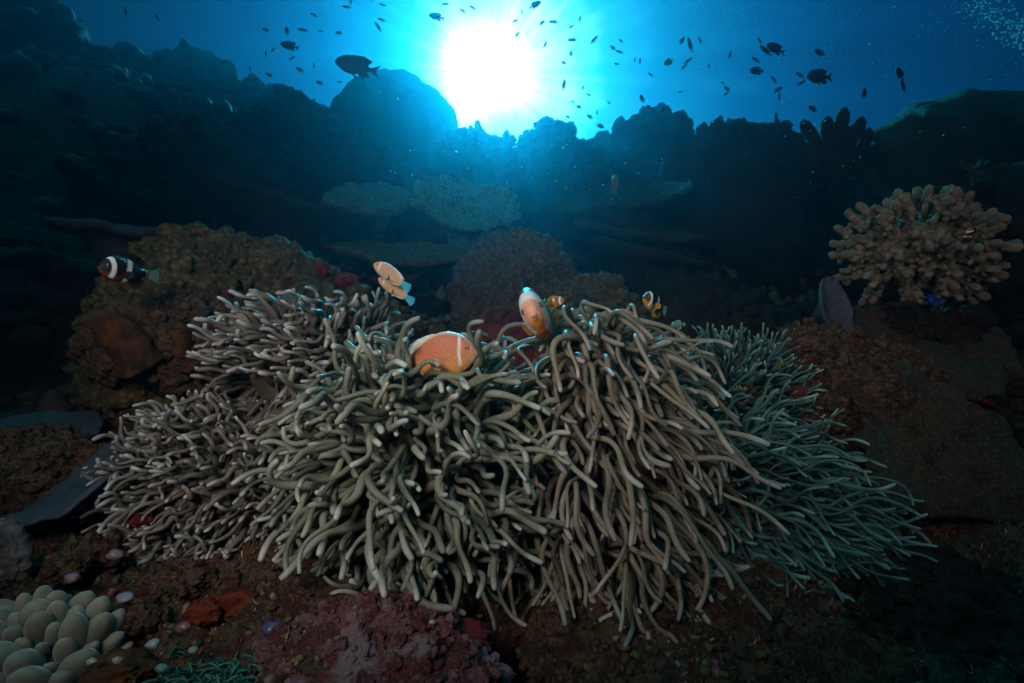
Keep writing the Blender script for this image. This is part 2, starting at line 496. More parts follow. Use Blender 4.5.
def ray_hit(px, py, d0=0.9):
    """where a line of sight meets the slope, so that growths stand on it"""
    for d in np.arange(d0, 6, 0.02):
        p = at(px, py, d)
        if p[2] <= hz(p[0], p[1]) + 0.004: return p, d
    return at(px, py, 3.0), 3.0


# ------------------------------------------------------------------ rocks and massive corals
def mound_mesh(c, r, seed, amp=0.18, freq=1.6, knob=0.05, kfreq=7, fine=0.012, ffreq=24, sub=5, ribs=None, rot=None, kn=None, cap=None):
    v, f = ico(sub)
    rx, ry, rz = r
    n = v.copy()
    rad = 1 + amp * fbm(v * freq + seed * 3.1, 4, seed)
    rad = rad + knob * (bumps(v * kfreq / 2 + seed, seed + 1) - 0.4) + fine * (bumps(v * ffreq / 2 + seed, seed + 2) - 0.4)
    rad = rad + 0.35 * fine * fbm(v * ffreq + seed, 3, seed + 3)
    if ribs:
        k, am = ribs
        w = (v[:, 0] * 0.85 + v[:, 2] * 0.55 - 0.5 * v[:, 1]) * k * 2 + 2.0 * fbm(v * 1.1 + seed, 2, seed + 5)
        rad = rad + am * (0.5 + 0.5 * np.cos(w)) ** 2
    p = n * rad[:, None]
    p = p / np.array([1, 1, max(p[:, 2].max(), 0.3)])
    rt = cap or min(rz, 1.15 * rx); zc = rz - rt                 # rounded top, deep foot
    p = np.stack([p[:, 0] * rx, p[:, 1] * ry, zc + np.where(p[:, 2] > 0, p[:, 2] * rt, p[:, 2] * (rz + zc))], 1)
    if kn is None: return mesh('mound', p, f)
    cnt, size = kn                                        # lumps of growth standing on the rock
    rg = np.random.RandomState(seed + 77); b = MB(); b.add(p, f)
    cand = np.where((n[:, 1] < 0.55) & (n[:, 2] > -0.75))[0]
    dens = fbm(n[cand] * 3 + seed, 3, seed + 9) > rg.uniform(-0.55, 0.25, len(cand))
    cand = cand[dens]
    v0, f0 = ico(2)
    for i in rg.choice(cand, min(cnt, len(cand)), False):
        sz = size * (0.35 + 1.2 * rg.rand() ** 2)
        w = v0 * (1 + 0.45 * vnoise(v0 * 1.9 + i * 1.7, seed))[:, None] * sz * rg.uniform(0.6, 1.25, 3)
        b.add(w + p[i] + n[i] * sz * 0.25, f0)
    return b.build('mound')


def mound(name, label, cat, c, r, seed, mat, group=None, **k):
    return obj(name, mound_mesh(c, r, seed, **k), mat, None, label, cat, group, None, c)


def top(px, py, d, rz):            # centre of a mound whose top shows at (px, py)
    p = at(px, py, d); p[2] -= rz
    return p


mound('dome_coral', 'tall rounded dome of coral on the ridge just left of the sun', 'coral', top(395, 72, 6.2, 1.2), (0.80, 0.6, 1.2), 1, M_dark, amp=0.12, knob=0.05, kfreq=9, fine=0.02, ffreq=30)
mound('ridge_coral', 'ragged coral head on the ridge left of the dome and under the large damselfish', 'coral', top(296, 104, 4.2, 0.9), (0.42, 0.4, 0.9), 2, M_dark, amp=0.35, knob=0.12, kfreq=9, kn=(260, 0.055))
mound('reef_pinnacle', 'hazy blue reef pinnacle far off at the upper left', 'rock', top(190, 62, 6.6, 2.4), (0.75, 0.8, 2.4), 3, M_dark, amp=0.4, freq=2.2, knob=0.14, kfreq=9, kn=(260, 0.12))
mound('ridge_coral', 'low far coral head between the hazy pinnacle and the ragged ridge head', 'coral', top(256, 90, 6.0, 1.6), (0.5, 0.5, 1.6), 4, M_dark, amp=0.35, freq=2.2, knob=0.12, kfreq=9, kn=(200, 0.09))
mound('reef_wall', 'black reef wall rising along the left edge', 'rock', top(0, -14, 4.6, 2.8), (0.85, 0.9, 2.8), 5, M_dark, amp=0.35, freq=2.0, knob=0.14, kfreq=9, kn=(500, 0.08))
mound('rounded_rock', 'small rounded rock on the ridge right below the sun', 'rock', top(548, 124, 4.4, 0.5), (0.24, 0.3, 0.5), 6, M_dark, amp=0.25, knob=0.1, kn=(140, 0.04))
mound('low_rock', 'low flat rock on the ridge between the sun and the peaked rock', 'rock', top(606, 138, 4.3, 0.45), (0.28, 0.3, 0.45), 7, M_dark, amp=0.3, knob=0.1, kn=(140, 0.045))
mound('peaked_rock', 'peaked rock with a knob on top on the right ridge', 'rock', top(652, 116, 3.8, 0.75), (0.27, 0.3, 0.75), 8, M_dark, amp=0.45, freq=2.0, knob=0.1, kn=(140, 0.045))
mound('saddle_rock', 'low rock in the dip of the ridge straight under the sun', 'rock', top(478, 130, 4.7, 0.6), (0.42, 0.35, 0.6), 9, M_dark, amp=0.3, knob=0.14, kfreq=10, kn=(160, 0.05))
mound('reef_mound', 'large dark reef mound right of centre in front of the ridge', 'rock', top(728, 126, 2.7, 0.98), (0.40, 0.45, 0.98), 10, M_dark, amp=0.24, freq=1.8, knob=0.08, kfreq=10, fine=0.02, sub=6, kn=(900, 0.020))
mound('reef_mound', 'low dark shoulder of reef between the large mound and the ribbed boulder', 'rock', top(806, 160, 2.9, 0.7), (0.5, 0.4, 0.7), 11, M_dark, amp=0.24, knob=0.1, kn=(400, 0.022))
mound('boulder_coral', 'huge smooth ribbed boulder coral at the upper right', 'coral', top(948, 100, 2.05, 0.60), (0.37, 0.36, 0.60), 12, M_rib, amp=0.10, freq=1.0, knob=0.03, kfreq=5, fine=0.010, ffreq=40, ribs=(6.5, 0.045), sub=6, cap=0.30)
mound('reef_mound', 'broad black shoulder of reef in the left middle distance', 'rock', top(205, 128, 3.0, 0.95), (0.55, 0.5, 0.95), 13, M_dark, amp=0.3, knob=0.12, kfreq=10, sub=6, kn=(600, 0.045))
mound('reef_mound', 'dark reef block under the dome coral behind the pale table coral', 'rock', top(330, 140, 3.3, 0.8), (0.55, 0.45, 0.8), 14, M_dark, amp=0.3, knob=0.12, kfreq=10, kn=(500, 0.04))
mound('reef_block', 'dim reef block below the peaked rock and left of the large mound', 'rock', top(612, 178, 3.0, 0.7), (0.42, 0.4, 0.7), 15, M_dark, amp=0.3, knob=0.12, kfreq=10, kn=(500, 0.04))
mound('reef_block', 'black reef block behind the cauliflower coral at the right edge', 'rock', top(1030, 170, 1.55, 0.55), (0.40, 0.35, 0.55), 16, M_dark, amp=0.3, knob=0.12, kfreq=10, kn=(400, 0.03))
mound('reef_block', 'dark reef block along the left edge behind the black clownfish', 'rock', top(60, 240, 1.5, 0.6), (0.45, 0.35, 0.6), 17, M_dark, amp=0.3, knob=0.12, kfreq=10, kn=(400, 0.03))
# middle distance, reached by the flash
mound('knobbly_coral', 'brown knobbly coral ledge behind the left anemones, right of the black clownfish', 'coral', top(222, 236, 1.15, 0.34), (0.24, 0.20, 0.34), 20, M_olive, amp=0.28, knob=0.10, kfreq=12, fine=0.05, ffreq=38, sub=6, kn=(1300, 0.013))
mound('knobbly_coral', 'low brown knobbly coral behind the paired pink fish', 'coral', top(352, 288, 1.10, 0.26), (0.20, 0.18, 0.26), 21, M_olive, amp=0.25, knob=0.10, kfreq=12, fine=0.05, ffreq=38, sub=6, kn=(1000, 0.012))
mound('knobbly_coral', 'rounded olive coral head in the middle above the large pink fish', 'coral', top(512, 234, 1.45, 0.30), (0.165, 0.18, 0.30), 22, M_olive, amp=0.16, knob=0.06, kfreq=14, fine=0.05, ffreq=44, sub=6, kn=(1100, 0.0125))
mound('knobbly_coral', 'small dull coral head behind the face-on fish at the right anemone', 'coral', top(588, 276, 1.3, 0.2), (0.13, 0.13, 0.2), 23, M_olive, amp=0.2, knob=0.06, kfreq=12, fine=0.04, ffreq=36, kn=(600, 0.012))
mound('rock_shelf', 'maroon crusted rock behind the right anemone top', 'rock', top(505, 318, 1.0, 0.22), (0.12, 0.1, 0.22), 24, M_maroon, amp=0.3, knob=0.1, kfreq=10, fine=0.04, kn=(400, 0.009))
mound('rock_shelf', 'dark rock shelf behind the yellow banded fish right of centre', 'rock', top(700, 272, 1.5, 0.36), (0.40, 0.3, 0.36), 25, M_dark, amp=0.3, knob=0.1, kfreq=12, fine=0.03, sub=6, kn=(900, 0.016))
mound('red_sponge', 'red sponge lump on the reef left of the paired pink fish', 'sponge', at(345, 280, 1.0), (0.020, 0.02, 0.016), 26, M_red, amp=0.4, knob=0.1)
mound('red_sponge', 'smaller dull red sponge lump left of the first by the paired fish', 'sponge', at(322, 270, 1.02), (0.014, 0.015, 0.018), 27, M_maroon, amp=0.4, knob=0.1)
# foreground
mound('coralline_rock', 'pink and white encrusted rock under the middle anemone at the bottom edge', 'rock', at(385, 674, 0.47), (0.097, 0.09, 0.062), 30, M_pinkrock, amp=0.35, freq=2.2, knob=0.14, kfreq=9, fine=0.05, ffreq=34, sub=6, kn=(1300, 0.0040))
mound('coral_rock', 'yellow-brown rock under the tips of the long-armed anemone', 'rock', at(640, 668, 0.56), (0.13, 0.10, 0.085), 31, M_reef, amp=0.3, freq=2.0, knob=0.1, kfreq=9, fine=0.05, ffreq=34, sub=6, kn=(1300, 0.0048))
mound('coral_rock', 'dark brown rock at the lower right corner', 'rock', at(880, 640, 0.62), (0.22, 0.14, 0.10), 32, M_dkbrown, amp=0.3, freq=2.0, knob=0.1, kfreq=9, fine=0.05, ffreq=34, sub=6, kn=(1500, 0.0065))
mound('coral_rock', 'black rock at the right edge beside the cracked brown plate', 'rock', at(1010, 440, 0.95), (0.12, 0.12, 0.16), 33, M_dkbrown, amp=0.3, freq=2.0, knob=0.1, kfreq=9, fine=0.05, ffreq=34, kn=(700, 0.009))
mound('crusted_rock', 'green and purple crusted rock between the small round anemone and the brown plate', 'rock', at(840, 398, 0.90), (0.14, 0.12, 0.13), 34, M_reef, amp=0.3, freq=2.0, knob=0.12, kfreq=9, fine=0.06, ffreq=34, sub=6, kn=(1400, 0.0075))
mound('crusted_rock', 'red-brown rock behind the far left anemone and under the black clownfish', 'rock', at(190, 345, 0.98), (0.17, 0.12, 0.11), 35, M_reef, amp=0.3, freq=2.0, knob=0.12, kfreq=9, fine=0.06, ffreq=34, sub=6, kn=(1400, 0.009))
mound('coral_rock', 'brown rock at the left edge above the grey plate coral', 'rock', at(30, 480, 0.72), (0.10, 0.10, 0.075), 36, M_reef, amp=0.3, freq=2.0, knob=0.1, kfreq=9, fine=0.05, ffreq=34, kn=(900, 0.006))


mound('dark_rock', 'dark rock directly under the cauliflower coral', 'rock', top(918, 302, 0.99, 0.2), (0.11, 0.08, 0.2), 88, M_dkbrown, amp=0.3, knob=0.1, fine=0.04, cap=0.05, kn=(500, 0.007))
for (px, py, d, r_, sd, lab) in [
        (178, 570, 0.55, 0.030, 81, 'brown lump of rubble left under the far left anemone fringe'),
        (88, 545, 0.58, 0.032, 82, 'dull brown rubble rock between the oyster shell and the far left anemone'),
        (140, 610, 0.50, 0.018, 83, 'small rubble rock between the bubble coral and the red sponge crust'),
        (250, 588, 0.55, 0.026, 84, 'red-brown rubble rock behind the bright red sponge crust'),
        (60, 560, 0.53, 0.020, 85, 'small rubble rock just behind the bubble coral'),
        (560, 664, 0.50, 0.026, 86, 'dark rubble rock at the bottom edge right of the pink rock'),
        (760, 640, 0.58, 0.034, 87, 'brown rubble rock under the lower right anemone')]:
    mound('rubble_rock', lab, 'rock', at(px, py, d) - np.array([0, 0, r_ * 0.4]), (r_, r_ * 0.8, r_ * 0.7), sd, M_reef, amp=0.5, freq=2.4, knob=0.2, kfreq=8, fine=0.08, ffreq=26, kn=(260, 0.0034))


# ------------------------------------------------------------------ plate corals
def plate_mesh(rad, thick, seed, lobe=0.16, cup=0.15, knob=0.0, kfreq=60, nr=40, na=150, sx=1.0, stalk=0.35):
    rr = np.concatenate([np.linspace(0.02, 1, nr)])
    an = np.arange(na) / na * 2 * math.pi
    A, Q = np.meshgrid(an, rr)
    dirp = np.stack([np.cos(A.ravel()), np.sin(A.ravel()), np.zeros(A.size) + seed], 1)
    edge = 1 + lobe * fbm(dirp * 1.6, 3, seed) + lobe * 0.25 * fbm(dirp * 7, 2, seed + 1)
    x = Q.ravel() * edge * np.cos(A.ravel()) * rad * sx
    y = Q.ravel() * edge * np.sin(A.ravel()) * rad
    q = Q.ravel()
    p2 = np.stack([x / rad, y / rad, np.zeros_like(x) + seed], 1)
    z = cup * rad * q ** 2 + 0.10 * rad * fbm(p2 * 2.2, 3, seed + 2) * q
    zt = z.copy()
    if knob:
        zt = zt + knob * rad * bumps(np.stack([x, y, x * 0], 1) * kfreq, seed + 4)
    lip = np.sqrt(np.clip(1 - ((q - 0.9) / 0.1).clip(0, 1) ** 2, 0, 1))
    topv = np.stack([x, y, zt + thick * 0.5 * lip], 1)
    botv = np.stack([x, y, z - thick * 0.5 * lip - stalk * rad * np.exp(-(q / 0.28) ** 2)], 1)
    n = len(topv)
    f = grid_faces(nr, na, True)
    fb = [(d + n, c + n, b + n, a + n) for (a, b, c, d) in f]
    for j in range(na):
        k = (j + 1) % na; o = (nr - 1) * na
        fb.append((o + j, o + k, o + k + n, o + j + n))
    v = np.concatenate([topv, botv, [[0, 0, zt[0]]], [[0, 0, z[0] - thick * 0.5 - stalk * rad]]])
    for j in range(na):
        k = (j + 1) % na
        fb.append((2 * n, j, k)); fb.append((2 * n + 1, k + n, j + n))
    return mesh('plate', v, f + fb)


def plate(name, label, loc, rad, thick, seed, mat, tilt=(0, 0, 0), cat='coral', **k):
    if 'stalk' not in k and loc[1] > 1.0:      # the foot reaches down to the slope
        k['stalk'] = float(np.clip((loc[2] - hz(loc[0], loc[1] + 0.1) + 0.04) / rad, 0.35, 2.6))
    o = obj(name, plate_mesh(rad, thick, seed, **k), mat, None, label, cat, None, None, loc)
    o.rotation_euler = tuple(R(a) for a in tilt)
    return o


plate('table_coral', 'large pale green table coral tilted towards the viewer below the sun', at(466, 210, 2.1), 0.17, 0.016, 40, M_table, (48, 14, 0), lobe=0.32, cup=0.14, knob=0.085, kfreq=44, nr=80, na=280, sx=1.32)
plate('table_coral', 'dim green table coral at the left of the large pale one', at(372, 205, 2.25), 0.20, 0.03, 41, M_green, (30, -8, 20), knob=0.05, kfreq=34, nr=50, na=180)
plate('plate_coral', 'thin plate coral ledge under the pale table coral', at(400, 262, 1.75), 0.24, 0.018, 42, M_olive, (16, 4, 0), knob=0.02, kfreq=40)
plate('plate_coral', 'uppermost stacked plate coral on the slope right of the middle', at(625, 206, 2.1), 0.27, 0.02, 43, M_dgreen, (22, -10, 0), knob=0.03, kfreq=40)
plate('plate_coral', 'middle stacked plate coral behind the right anemone', at(640, 240, 1.85), 0.26, 0.02, 44, M_dgreen, (18, -6, 40), knob=0.03, kfreq=40)
plate('plate_coral', 'lowest stacked plate coral just above the small yellow banded fish', at(655, 268, 1.65), 0.22, 0.02, 45, M_dark, (14, -4, 80), knob=0.03, kfreq=40)
plate('plate_coral', 'dim bluish plate coral ledge above the black clownfish at left', at(128, 238, 1.3), 0.15, 0.02, 46, M_greyplate, (8, 4, 10), knob=0.02, kfreq=50)
plate('plate_coral', 'long dim plate ledge on the left slope under the black reef shoulder', at(290, 218, 1.9), 0.30, 0.02, 47, M_dark, (12, 2, 60), knob=0.03, kfreq=40)
plate('plate_coral', 'smooth grey-blue plate coral jutting out at the left edge below the far left anemone', at(74, 486, 0.66), 0.085, 0.008, 48, M_greyplate, (24, -22, 0), lobe=0.25, cup=0.1)
plate('plate_coral', 'dark plate coral fragment beside the grey-blue one at the left edge', at(20, 440, 0.8), 0.10, 0.008, 49, M_greyplate, (10, -10, 60), lobe=0.25, cup=0.1)
plate('plate_coral', 'broad smooth brown plate coral with scalloped edge at the right', at(938, 446, 0.76), 0.115, 0.014, 50, M_brownplate, (68, 10, 0), lobe=0.34, cup=0.08, knob=0.016, kfreq=130, sx=1.15)
plate('plate_coral', 'brown plate coral under the cauliflower coral, above the crack', at(922, 348, 0.92), 0.125, 0.018, 51, M_brownplate, (46, -6, 8), lobe=0.30, cup=0.04, knob=0.016, kfreq=130, sx=1.25)
plate('cup_coral', 'upright dark cup coral with a pale bluish rim left of the cauliflower coral', at(826, 312, 0.92), 0.062, 0.006, 52, M_cup, (80, -10, 24), lobe=0.12, cup=0.35, sx=0.55)


# ------------------------------------------------------------------ branching corals
def branch_mesh(length, r, seed):
    rng = random.Random(seed)
    b = MB()
    def limb(p, d, L, r0, r1, bulb):
        n = 9
        pts = [p]
        for i in range(n):
            d = (d + Vector((rng.uniform(-1, 1), rng.uniform(-1, 1), rng.uniform(-1, 1))) * 0.10).normalized()
            pts.append(pts[-1] + d * L / n)
        s = np.linspace(0, 1, n + 1)
        rad = r0 + (r1 - r0) * s + bulb * np.exp(-((s - 0.86) / 0.2) ** 2)
        tail = [np.array(pts[-1]) + np.array(d) * r1 * 0.5, np.array(pts[-1]) + np.array(d) * r1 * 0.75]
        rad = np.concatenate([rad, [r1 * 0.75, r1 * 0.3]])
        v, f = tube(np.array([list(x) for x in pts] + [list(x) for x in tail]), rad, 9)
        v = v + (vnoise(v * 160, seed)[:, None]) * 0.0018 + vnoise(v * 420, seed + 1)[:, None] * 0.0014
        b.add(v, f)
        return pts[int(n * 0.55)], d
    q, d = limb(Vector((0, 0, 0)), Vector((0, 0, 1)), length, r * 1.1, r, r * 0.55)
    for k in range(rng.choice((4, 5, 6))):
        a = k * 1.26 + rng.uniform(-.4, .4)
        dd = Vector((math.cos(a), math.sin(a), rng.uniform(0.4, 1.0))).normalized()
        limb(Vector(q) * rng.uniform(0.75, 1.35), dd, length * rng.uniform(0.16, 0.30), r * 0.78, r * 0.72, r * 0.45)
    return b.build('branch')


bc = at(916, 256, 0.95)
coral = thing('cauliflower_coral', bc, 'big bushy brown and cream branching coral at the right', 'coral')
obj('coral_core', mound_mesh(bc, (0.092, 0.062, 0.064), 60, amp=0.15, cap=0.064, kn=(900, 0.0062)), M_branch, coral)
protos = [branch_mesh(0.056, 0.0046, 600 + i) for i in range(9)]
rng = random.Random(5)
cnt = 0
for i in range(172):
    z = 1 - 2 * (i + 0.5) / 172; a = i * 2.39996
    d = Vector((math.sqrt(1 - z * z) * math.cos(a), math.sqrt(1 - z * z) * math.sin(a), z))
    if d.y > 0.30 or cnt >= 100 or d.z < -0.8: continue
    d = (d + Vector((rng.uniform(-.15, .15), rng.uniform(-.1, .1), rng.uniform(-.15, .15)))).normalized()
    o = obj('branch', protos[cnt % 9], M_branch, coral)
    cnt += 1
    k = 0.92
    o.location = (d.x * 0.105 * k, d.y * 0.075 * k, d.z * 0.076 * k)
    o.rotation_euler = (d.to_track_quat('Z', 'Y') @ Matrix.Rotation(rng.uniform(0, 6.28), 3, 'Z').to_quaternion()).to_euler()
    s = rng.uniform(0.8, 1.1); o.scale = (s, s, s * (0.85 if d.z < 0 else 1.0))

fc = at(840, 166, 1.72)
fing = thing('finger_coral', fc, 'dark finger coral silhouetted beside the ribbed boulder', 'coral')
obj('coral_base', mound_mesh(fc, (0.055, 0.05, 0.045), 61, amp=0.2), M_dark, fing)
for i, (dx, dz, L, r) in enumerate([(-0.55, 0.9, 0.20, 0.026), (-0.22, 1, 0.19, 0.030), (0.0, 1, 0.22, 0.030), (0.25, 1, 0.19, 0.028), (-0.75, 0.55, 0.15, 0.022), (0.45, 0.9, 0.16, 0.026), (-0.1, 0.8, 0.17, 0.028), (0.12, 0.8, 0.15, 0.028)]):
    L *= 0.86; r *= 0.70; d = np.array([dx, -0.1 - 0.2 * (i > 5), dz]); d /= np.linalg.norm(d)
    s = np.linspace(0, 1, 12)
    pts = np.array([dx * 0.07, 0, 0.0]) + d * (s * L)[:, None] + np.stack([0.008 * np.sin(s * 5 + i), s * 0, s * 0], 1)
    rad = r * (0.8 + 0.35 * s) * np.sqrt(np.clip(1 - (np.clip(s - 0.75, 0, 1) / 0.26) ** 2, 0.02, 1))
    v, f = tube(pts, rad, 12)
    v = v + vnoise(v * 70, i)[:, None] * 0.004 + vnoise(v * 190, i)[:, None] * 0.003
    obj('finger', mesh('finger', v, f), M_dark, fing)


def fan_coral(label, base, H, seed, mat, spread=0.9):
    """flat branching gorgonian"""
    rg = random.Random(seed); b = MB()
    def grow(p, ang, L, r, lvl):
        n = 6; pts = [p]; a = ang
        for i in range(n):
            a += rg.uniform(-0.12, 0.12)
            pts.append(pts[-1] + np.array([math.sin(a) * L / n, rg.uniform(-.04, .04) * L / n, math.cos(a) * L / n]))
        v, f = tube(np.array(pts), np.linspace(r, r * 0.75, n + 1), 6); b.add(v, f)
        if lvl > 0:
            for s in (-1, 1):
                grow(pts[-1], a + s * rg.uniform(0.2, 0.5) * spread, L * rg.uniform(0.65, 0.85), r * 0.75, lvl - 1)
            if rg.random() < 0.6: grow(pts[3], a + rg.choice((-1, 1)) * 0.6, L * 0.6, r * 0.6, lvl - 1)
    grow(np.zeros(3), 0.25, H * 0.3, H * 0.03, 4)
    return obj('sea_fan', b.build('sea_fan'), mat, None, label, 'coral', None, None, base)


_p, _d = ray_hit(212, 240, 1.3)
fan_coral('dull red sea fan on the dark slope at left, above the brown ledge', _p, 0.117 * _d, 3, M_maroon)
fan_coral('thin dark sea whip bush on the black block above the cauliflower coral', at(970, 192, 1.35), 0.10, 8, M_olive, 0.6)

# ------------------------------------------------------------------ sponges, shells and small growths
def sponge_tube(name, label, loc, H, r, seed, mat, lean):
    s = np.linspace(0, 1, 16)
    pts = np.array([0, 0, 0]) + np.outer(s * H, lean) + np.stack([0.06 * H * np.sin(s * 4), 0 * s, 0 * s], 1)
    rad = r * (1.1 - 0.35 * s)
    inn = slice(None)
    pts2 = np.concatenate([pts, pts[::-1][1:9]])
    rad2 = np.concatenate([rad, (rad[::-1] * 0.62)[1:9]])
    tan = np.gradient(pts, axis=0); tan /= np.linalg.norm(tan, axis=1)[:, None]
    ang = np.arange(20) / 20 * 2 * math.pi
    u = np.cross(lean, [0, 1, 0]); u /= np.linalg.norm(u); w = np.cross(lean, u)
    v = np.concatenate([pts2[i] + rad2[i] * (np.cos(ang)[:, None] * u + np.sin(ang)[:, None] * w) for i in range(len(pts2))])
    v = v + fbm(v * 60, 3, seed)[:, None] * r * 0.25
    f = grid_faces(len(pts2), 20, True)
    f.append(tuple((len(pts2) - 1) * 20 + j for j in range(20)))
    return obj(name, mesh(name, v, f), mat, None, label, 'sponge', None, None, loc)


def unit(a): a = np.array(a, float); return a / np.linalg.norm(a)


sponge_tube('tube_sponge', 'dark tube sponge with an orange-brown side under the black clownfish', at(140, 366, 0.84), 0.105, 0.030, 5, M_orange, unit((-0.25, -0.45, 0.8)))
sponge_tube('tube_sponge', 'small pale tube sponge opening on the brown coral ledge', at(203, 312, 0.86), 0.026, 0.0095, 6, M_shell, unit((0.1, -0.75, 0.5)))
sponge_tube('tube_sponge', 'short orange tube sponge beside the dark one below the black clownfish', at(182, 352, 0.86), 0.05, 0.016, 7, M_orange, unit((0.2, -0.5, 0.8)))
_p, _d = ray_hit(170, 206, 1.2)
mound('cream_sponge', 'small cream sponge standing alone on the dark left slope', 'sponge', _p + np.array([0, 0, 0.015 * _d]), (0.0095 * _d, 0.0095 * _d, 0.021 * _d), 70, M_branch, amp=0.4)
for (px, py, d, s, mt, lab) in [
        (238, 604, 0.52, 0.022, M_red, 'bright red sponge crust under the left tentacle tips'),
        (205, 612, 0.50, 0.016, M_red, 'orange-red sponge patch right of the white pebble at lower left'),
        (140, 520, 0.60, 0.012, M_red, 'small red sponge patch left under the far left anemone'),
        (470, 634, 0.50, 0.020, M_maroon, 'crimson sponge at the right end of the pink rock'),
        (806, 590, 0.62, 0.020, M_maroon, 'dark crimson sponge on the rock at lower right'),
        (800, 392, 0.82, 0.018, M_maroon, 'purple-red sponge lump beside the small round anemone'),
        (822, 362, 0.86, 0.014, M_red, 'orange-red sponge patch on the crusted rock at right'),
        (118, 672, 0.44, 0.026, M_orange, 'orange sponge crust at the foot of the bubble coral'),
        (980, 400, 0.86, 0.016, M_red, 'rusty sponge patch at the right edge beside the brown plate')]:
    mound('encrusting_sponge', lab, 'sponge', at(px, py, d), (s, s * 0.8, s * 0.7), int(px), mt, amp=0.6, freq=2.4, knob=0.25, kfreq=9, fine=0.1, sub=4)

# ridged oyster shell at the left edge
v, f = ico(5)
w = v.copy(); ang = np.arctan2(v[:, 2], v[:, 0])
rad = 1 + 0.12 * np.abs(np.sin(ang * 7 + 3 * fbm(v * 2, 2, 3))) + 0.05 * np.sin(np.hypot(v[:, 0], v[:, 2]) * 26)
w *= rad[:, None]; w = w * np.array([0.019, 0.013, 0.030])
o = obj('oyster_shell', mesh('oyster_shell', w, f), M_shell, None, 'grey ridged oyster shell at the left edge above the bubble coral', 'shell', None, None, at(8, 552, 0.5))
o.rotation_euler = (0, R(-14), 0)

# bubble coral
bub = thing('bubble_coral', at(48, 668, 0.47), 'pale grey-green bubble coral with grape-like bladders in the lower left corner', 'coral')
obj('coral_base', mound_mesh(None, (0.054, 0.045, 0.052), 80, amp=0.2), M_greyplate, bub)
v, f = ico(4)
mbub = attr_mat('bubble_flesh', 0.45, 0.3, 0.22, 420, 0.85)
for nd in mbub.node_tree.nodes:
    if nd.type == 'BSDF_PRINCIPLED': nd.inputs['Subsurface Radius'].default_value = (0.012, 0.012, 0.009)
    if nd.type == 'BSDF_PRINCIPLED': nd.inputs['Transmission Weight'].default_value = 0.25; nd.inputs['IOR'].default_value = 1.05
    if nd.type == 'BSDF_PRINCIPLED': nd.inputs['Sheen Weight'].default_value = 0.6; nd.inputs['Sheen Roughness'].default_value = 0.35
    if nd.type == 'TEX_NOISE': nd.inputs['Distortion'].default_value = 2.5
rng = random.Random(11)
for i in range(170):
    z = 1 - 2 * (i + 0.5) / 170; a = i * 2.39996
    d = Vector((math.sqrt(1 - z * z) * math.cos(a), math.sqrt(1 - z * z) * math.sin(a), z))
    if d.y > 0.35 or d.z < -0.75: continue
    s = rng.uniform(0.0048, 0.0135)
    el = rng.uniform(1.5, 2.3)
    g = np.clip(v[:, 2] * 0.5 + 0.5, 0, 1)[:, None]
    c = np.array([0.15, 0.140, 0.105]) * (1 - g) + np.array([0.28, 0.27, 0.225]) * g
    sh = v * np.array([1 + rng.uniform(-.2, .2), rng.uniform(.7, .95), el]) * s
    sh = sh * (1 + 0.07 * fbm(v * 1.5 + i, 2, i))[:, None]
    o = obj('bubble', mesh('bubble', sh, f, True, c * rng.uniform(0.85, 1.12)), mbub, bub)
    o.location = (d.x * 0.056, d.y * 0.048, d.z * 0.055)
    dd = (d + Vector((rng.uniform(-.4, .4), -0.1, 0.7 + rng.uniform(-.3, .3)))).normalized()
    o.rotation_euler = dd.to_track_quat('Z', 'Y').to_euler()

# pale sea squirts and shell chips
for (px, py, d, s, c, lab) in [
        (153, 644, 0.44, 0.0065, (0.55, 0.62, 0.60), 'largest pale mint sea squirt right of the bubble coral'),
        (92, 661, 0.42, 0.0050, (0.6, 0.6, 0.55), 'left one of the two white sea squirts in front of the bubble coral'),
        (117, 660, 0.42, 0.0045, (0.6, 0.6, 0.55), 'right one of the two white sea squirts, on the orange crust'),
        (161, 668, 0.42, 0.0060, (0.20, 0.42, 0.38), 'greenish sea squirt at the bottom edge by the teal algae'),
        (193, 650, 0.44, 0.0048, (0.35, 0.5, 0.46), 'pale green sea squirt on the teal algae'),
        (125, 598, 0.49, 0.0090, (0.50, 0.42, 0.55), 'lilac-white pebble on the red rubble above the bubble coral'),
        (72, 578, 0.50, 0.0085, (0.42, 0.25, 0.33), 'pink pebble behind the bubble coral'),
        (115, 555, 0.54, 0.0100, (0.40, 0.28, 0.38), 'pinkish stone left below the far left anemone'),
        (183, 627, 0.46, 0.0075, (0.42, 0.18, 0.20), 'rosy shell chip among the red sponge at lower left'),
        (272, 628, 0.49, 0.0120, (0.16, 0.13, 0.30), 'violet sea squirt under the tips of the middle anemone'),
        (432, 622, 0.47, 0.0040, (0.6, 0.58, 0.5), 'tiny white chip on the right of the pink rock'),
        (818, 370, 0.80, 0.0050, (0.5, 0.5, 0.42), 'tiny pale squirt on the crusted rock at right')]:
    v, f = ico(3)
    sh = v * (1 + 0.35 * fbm(v * 1.7 + px, 3, int(px)))[:, None] * np.array([1.2, 0.9, 0.8]) * s * 0.7
    nm = 'sea_squirt' if 'squirt' in lab else 'pebble'
    obj(nm, mesh(nm, sh, f, True, np.array(c) * 0.42), M_squirt, None, lab, 'sea squirt' if 'squirt' in lab else 'pebble', None, None, at(px, py, d))

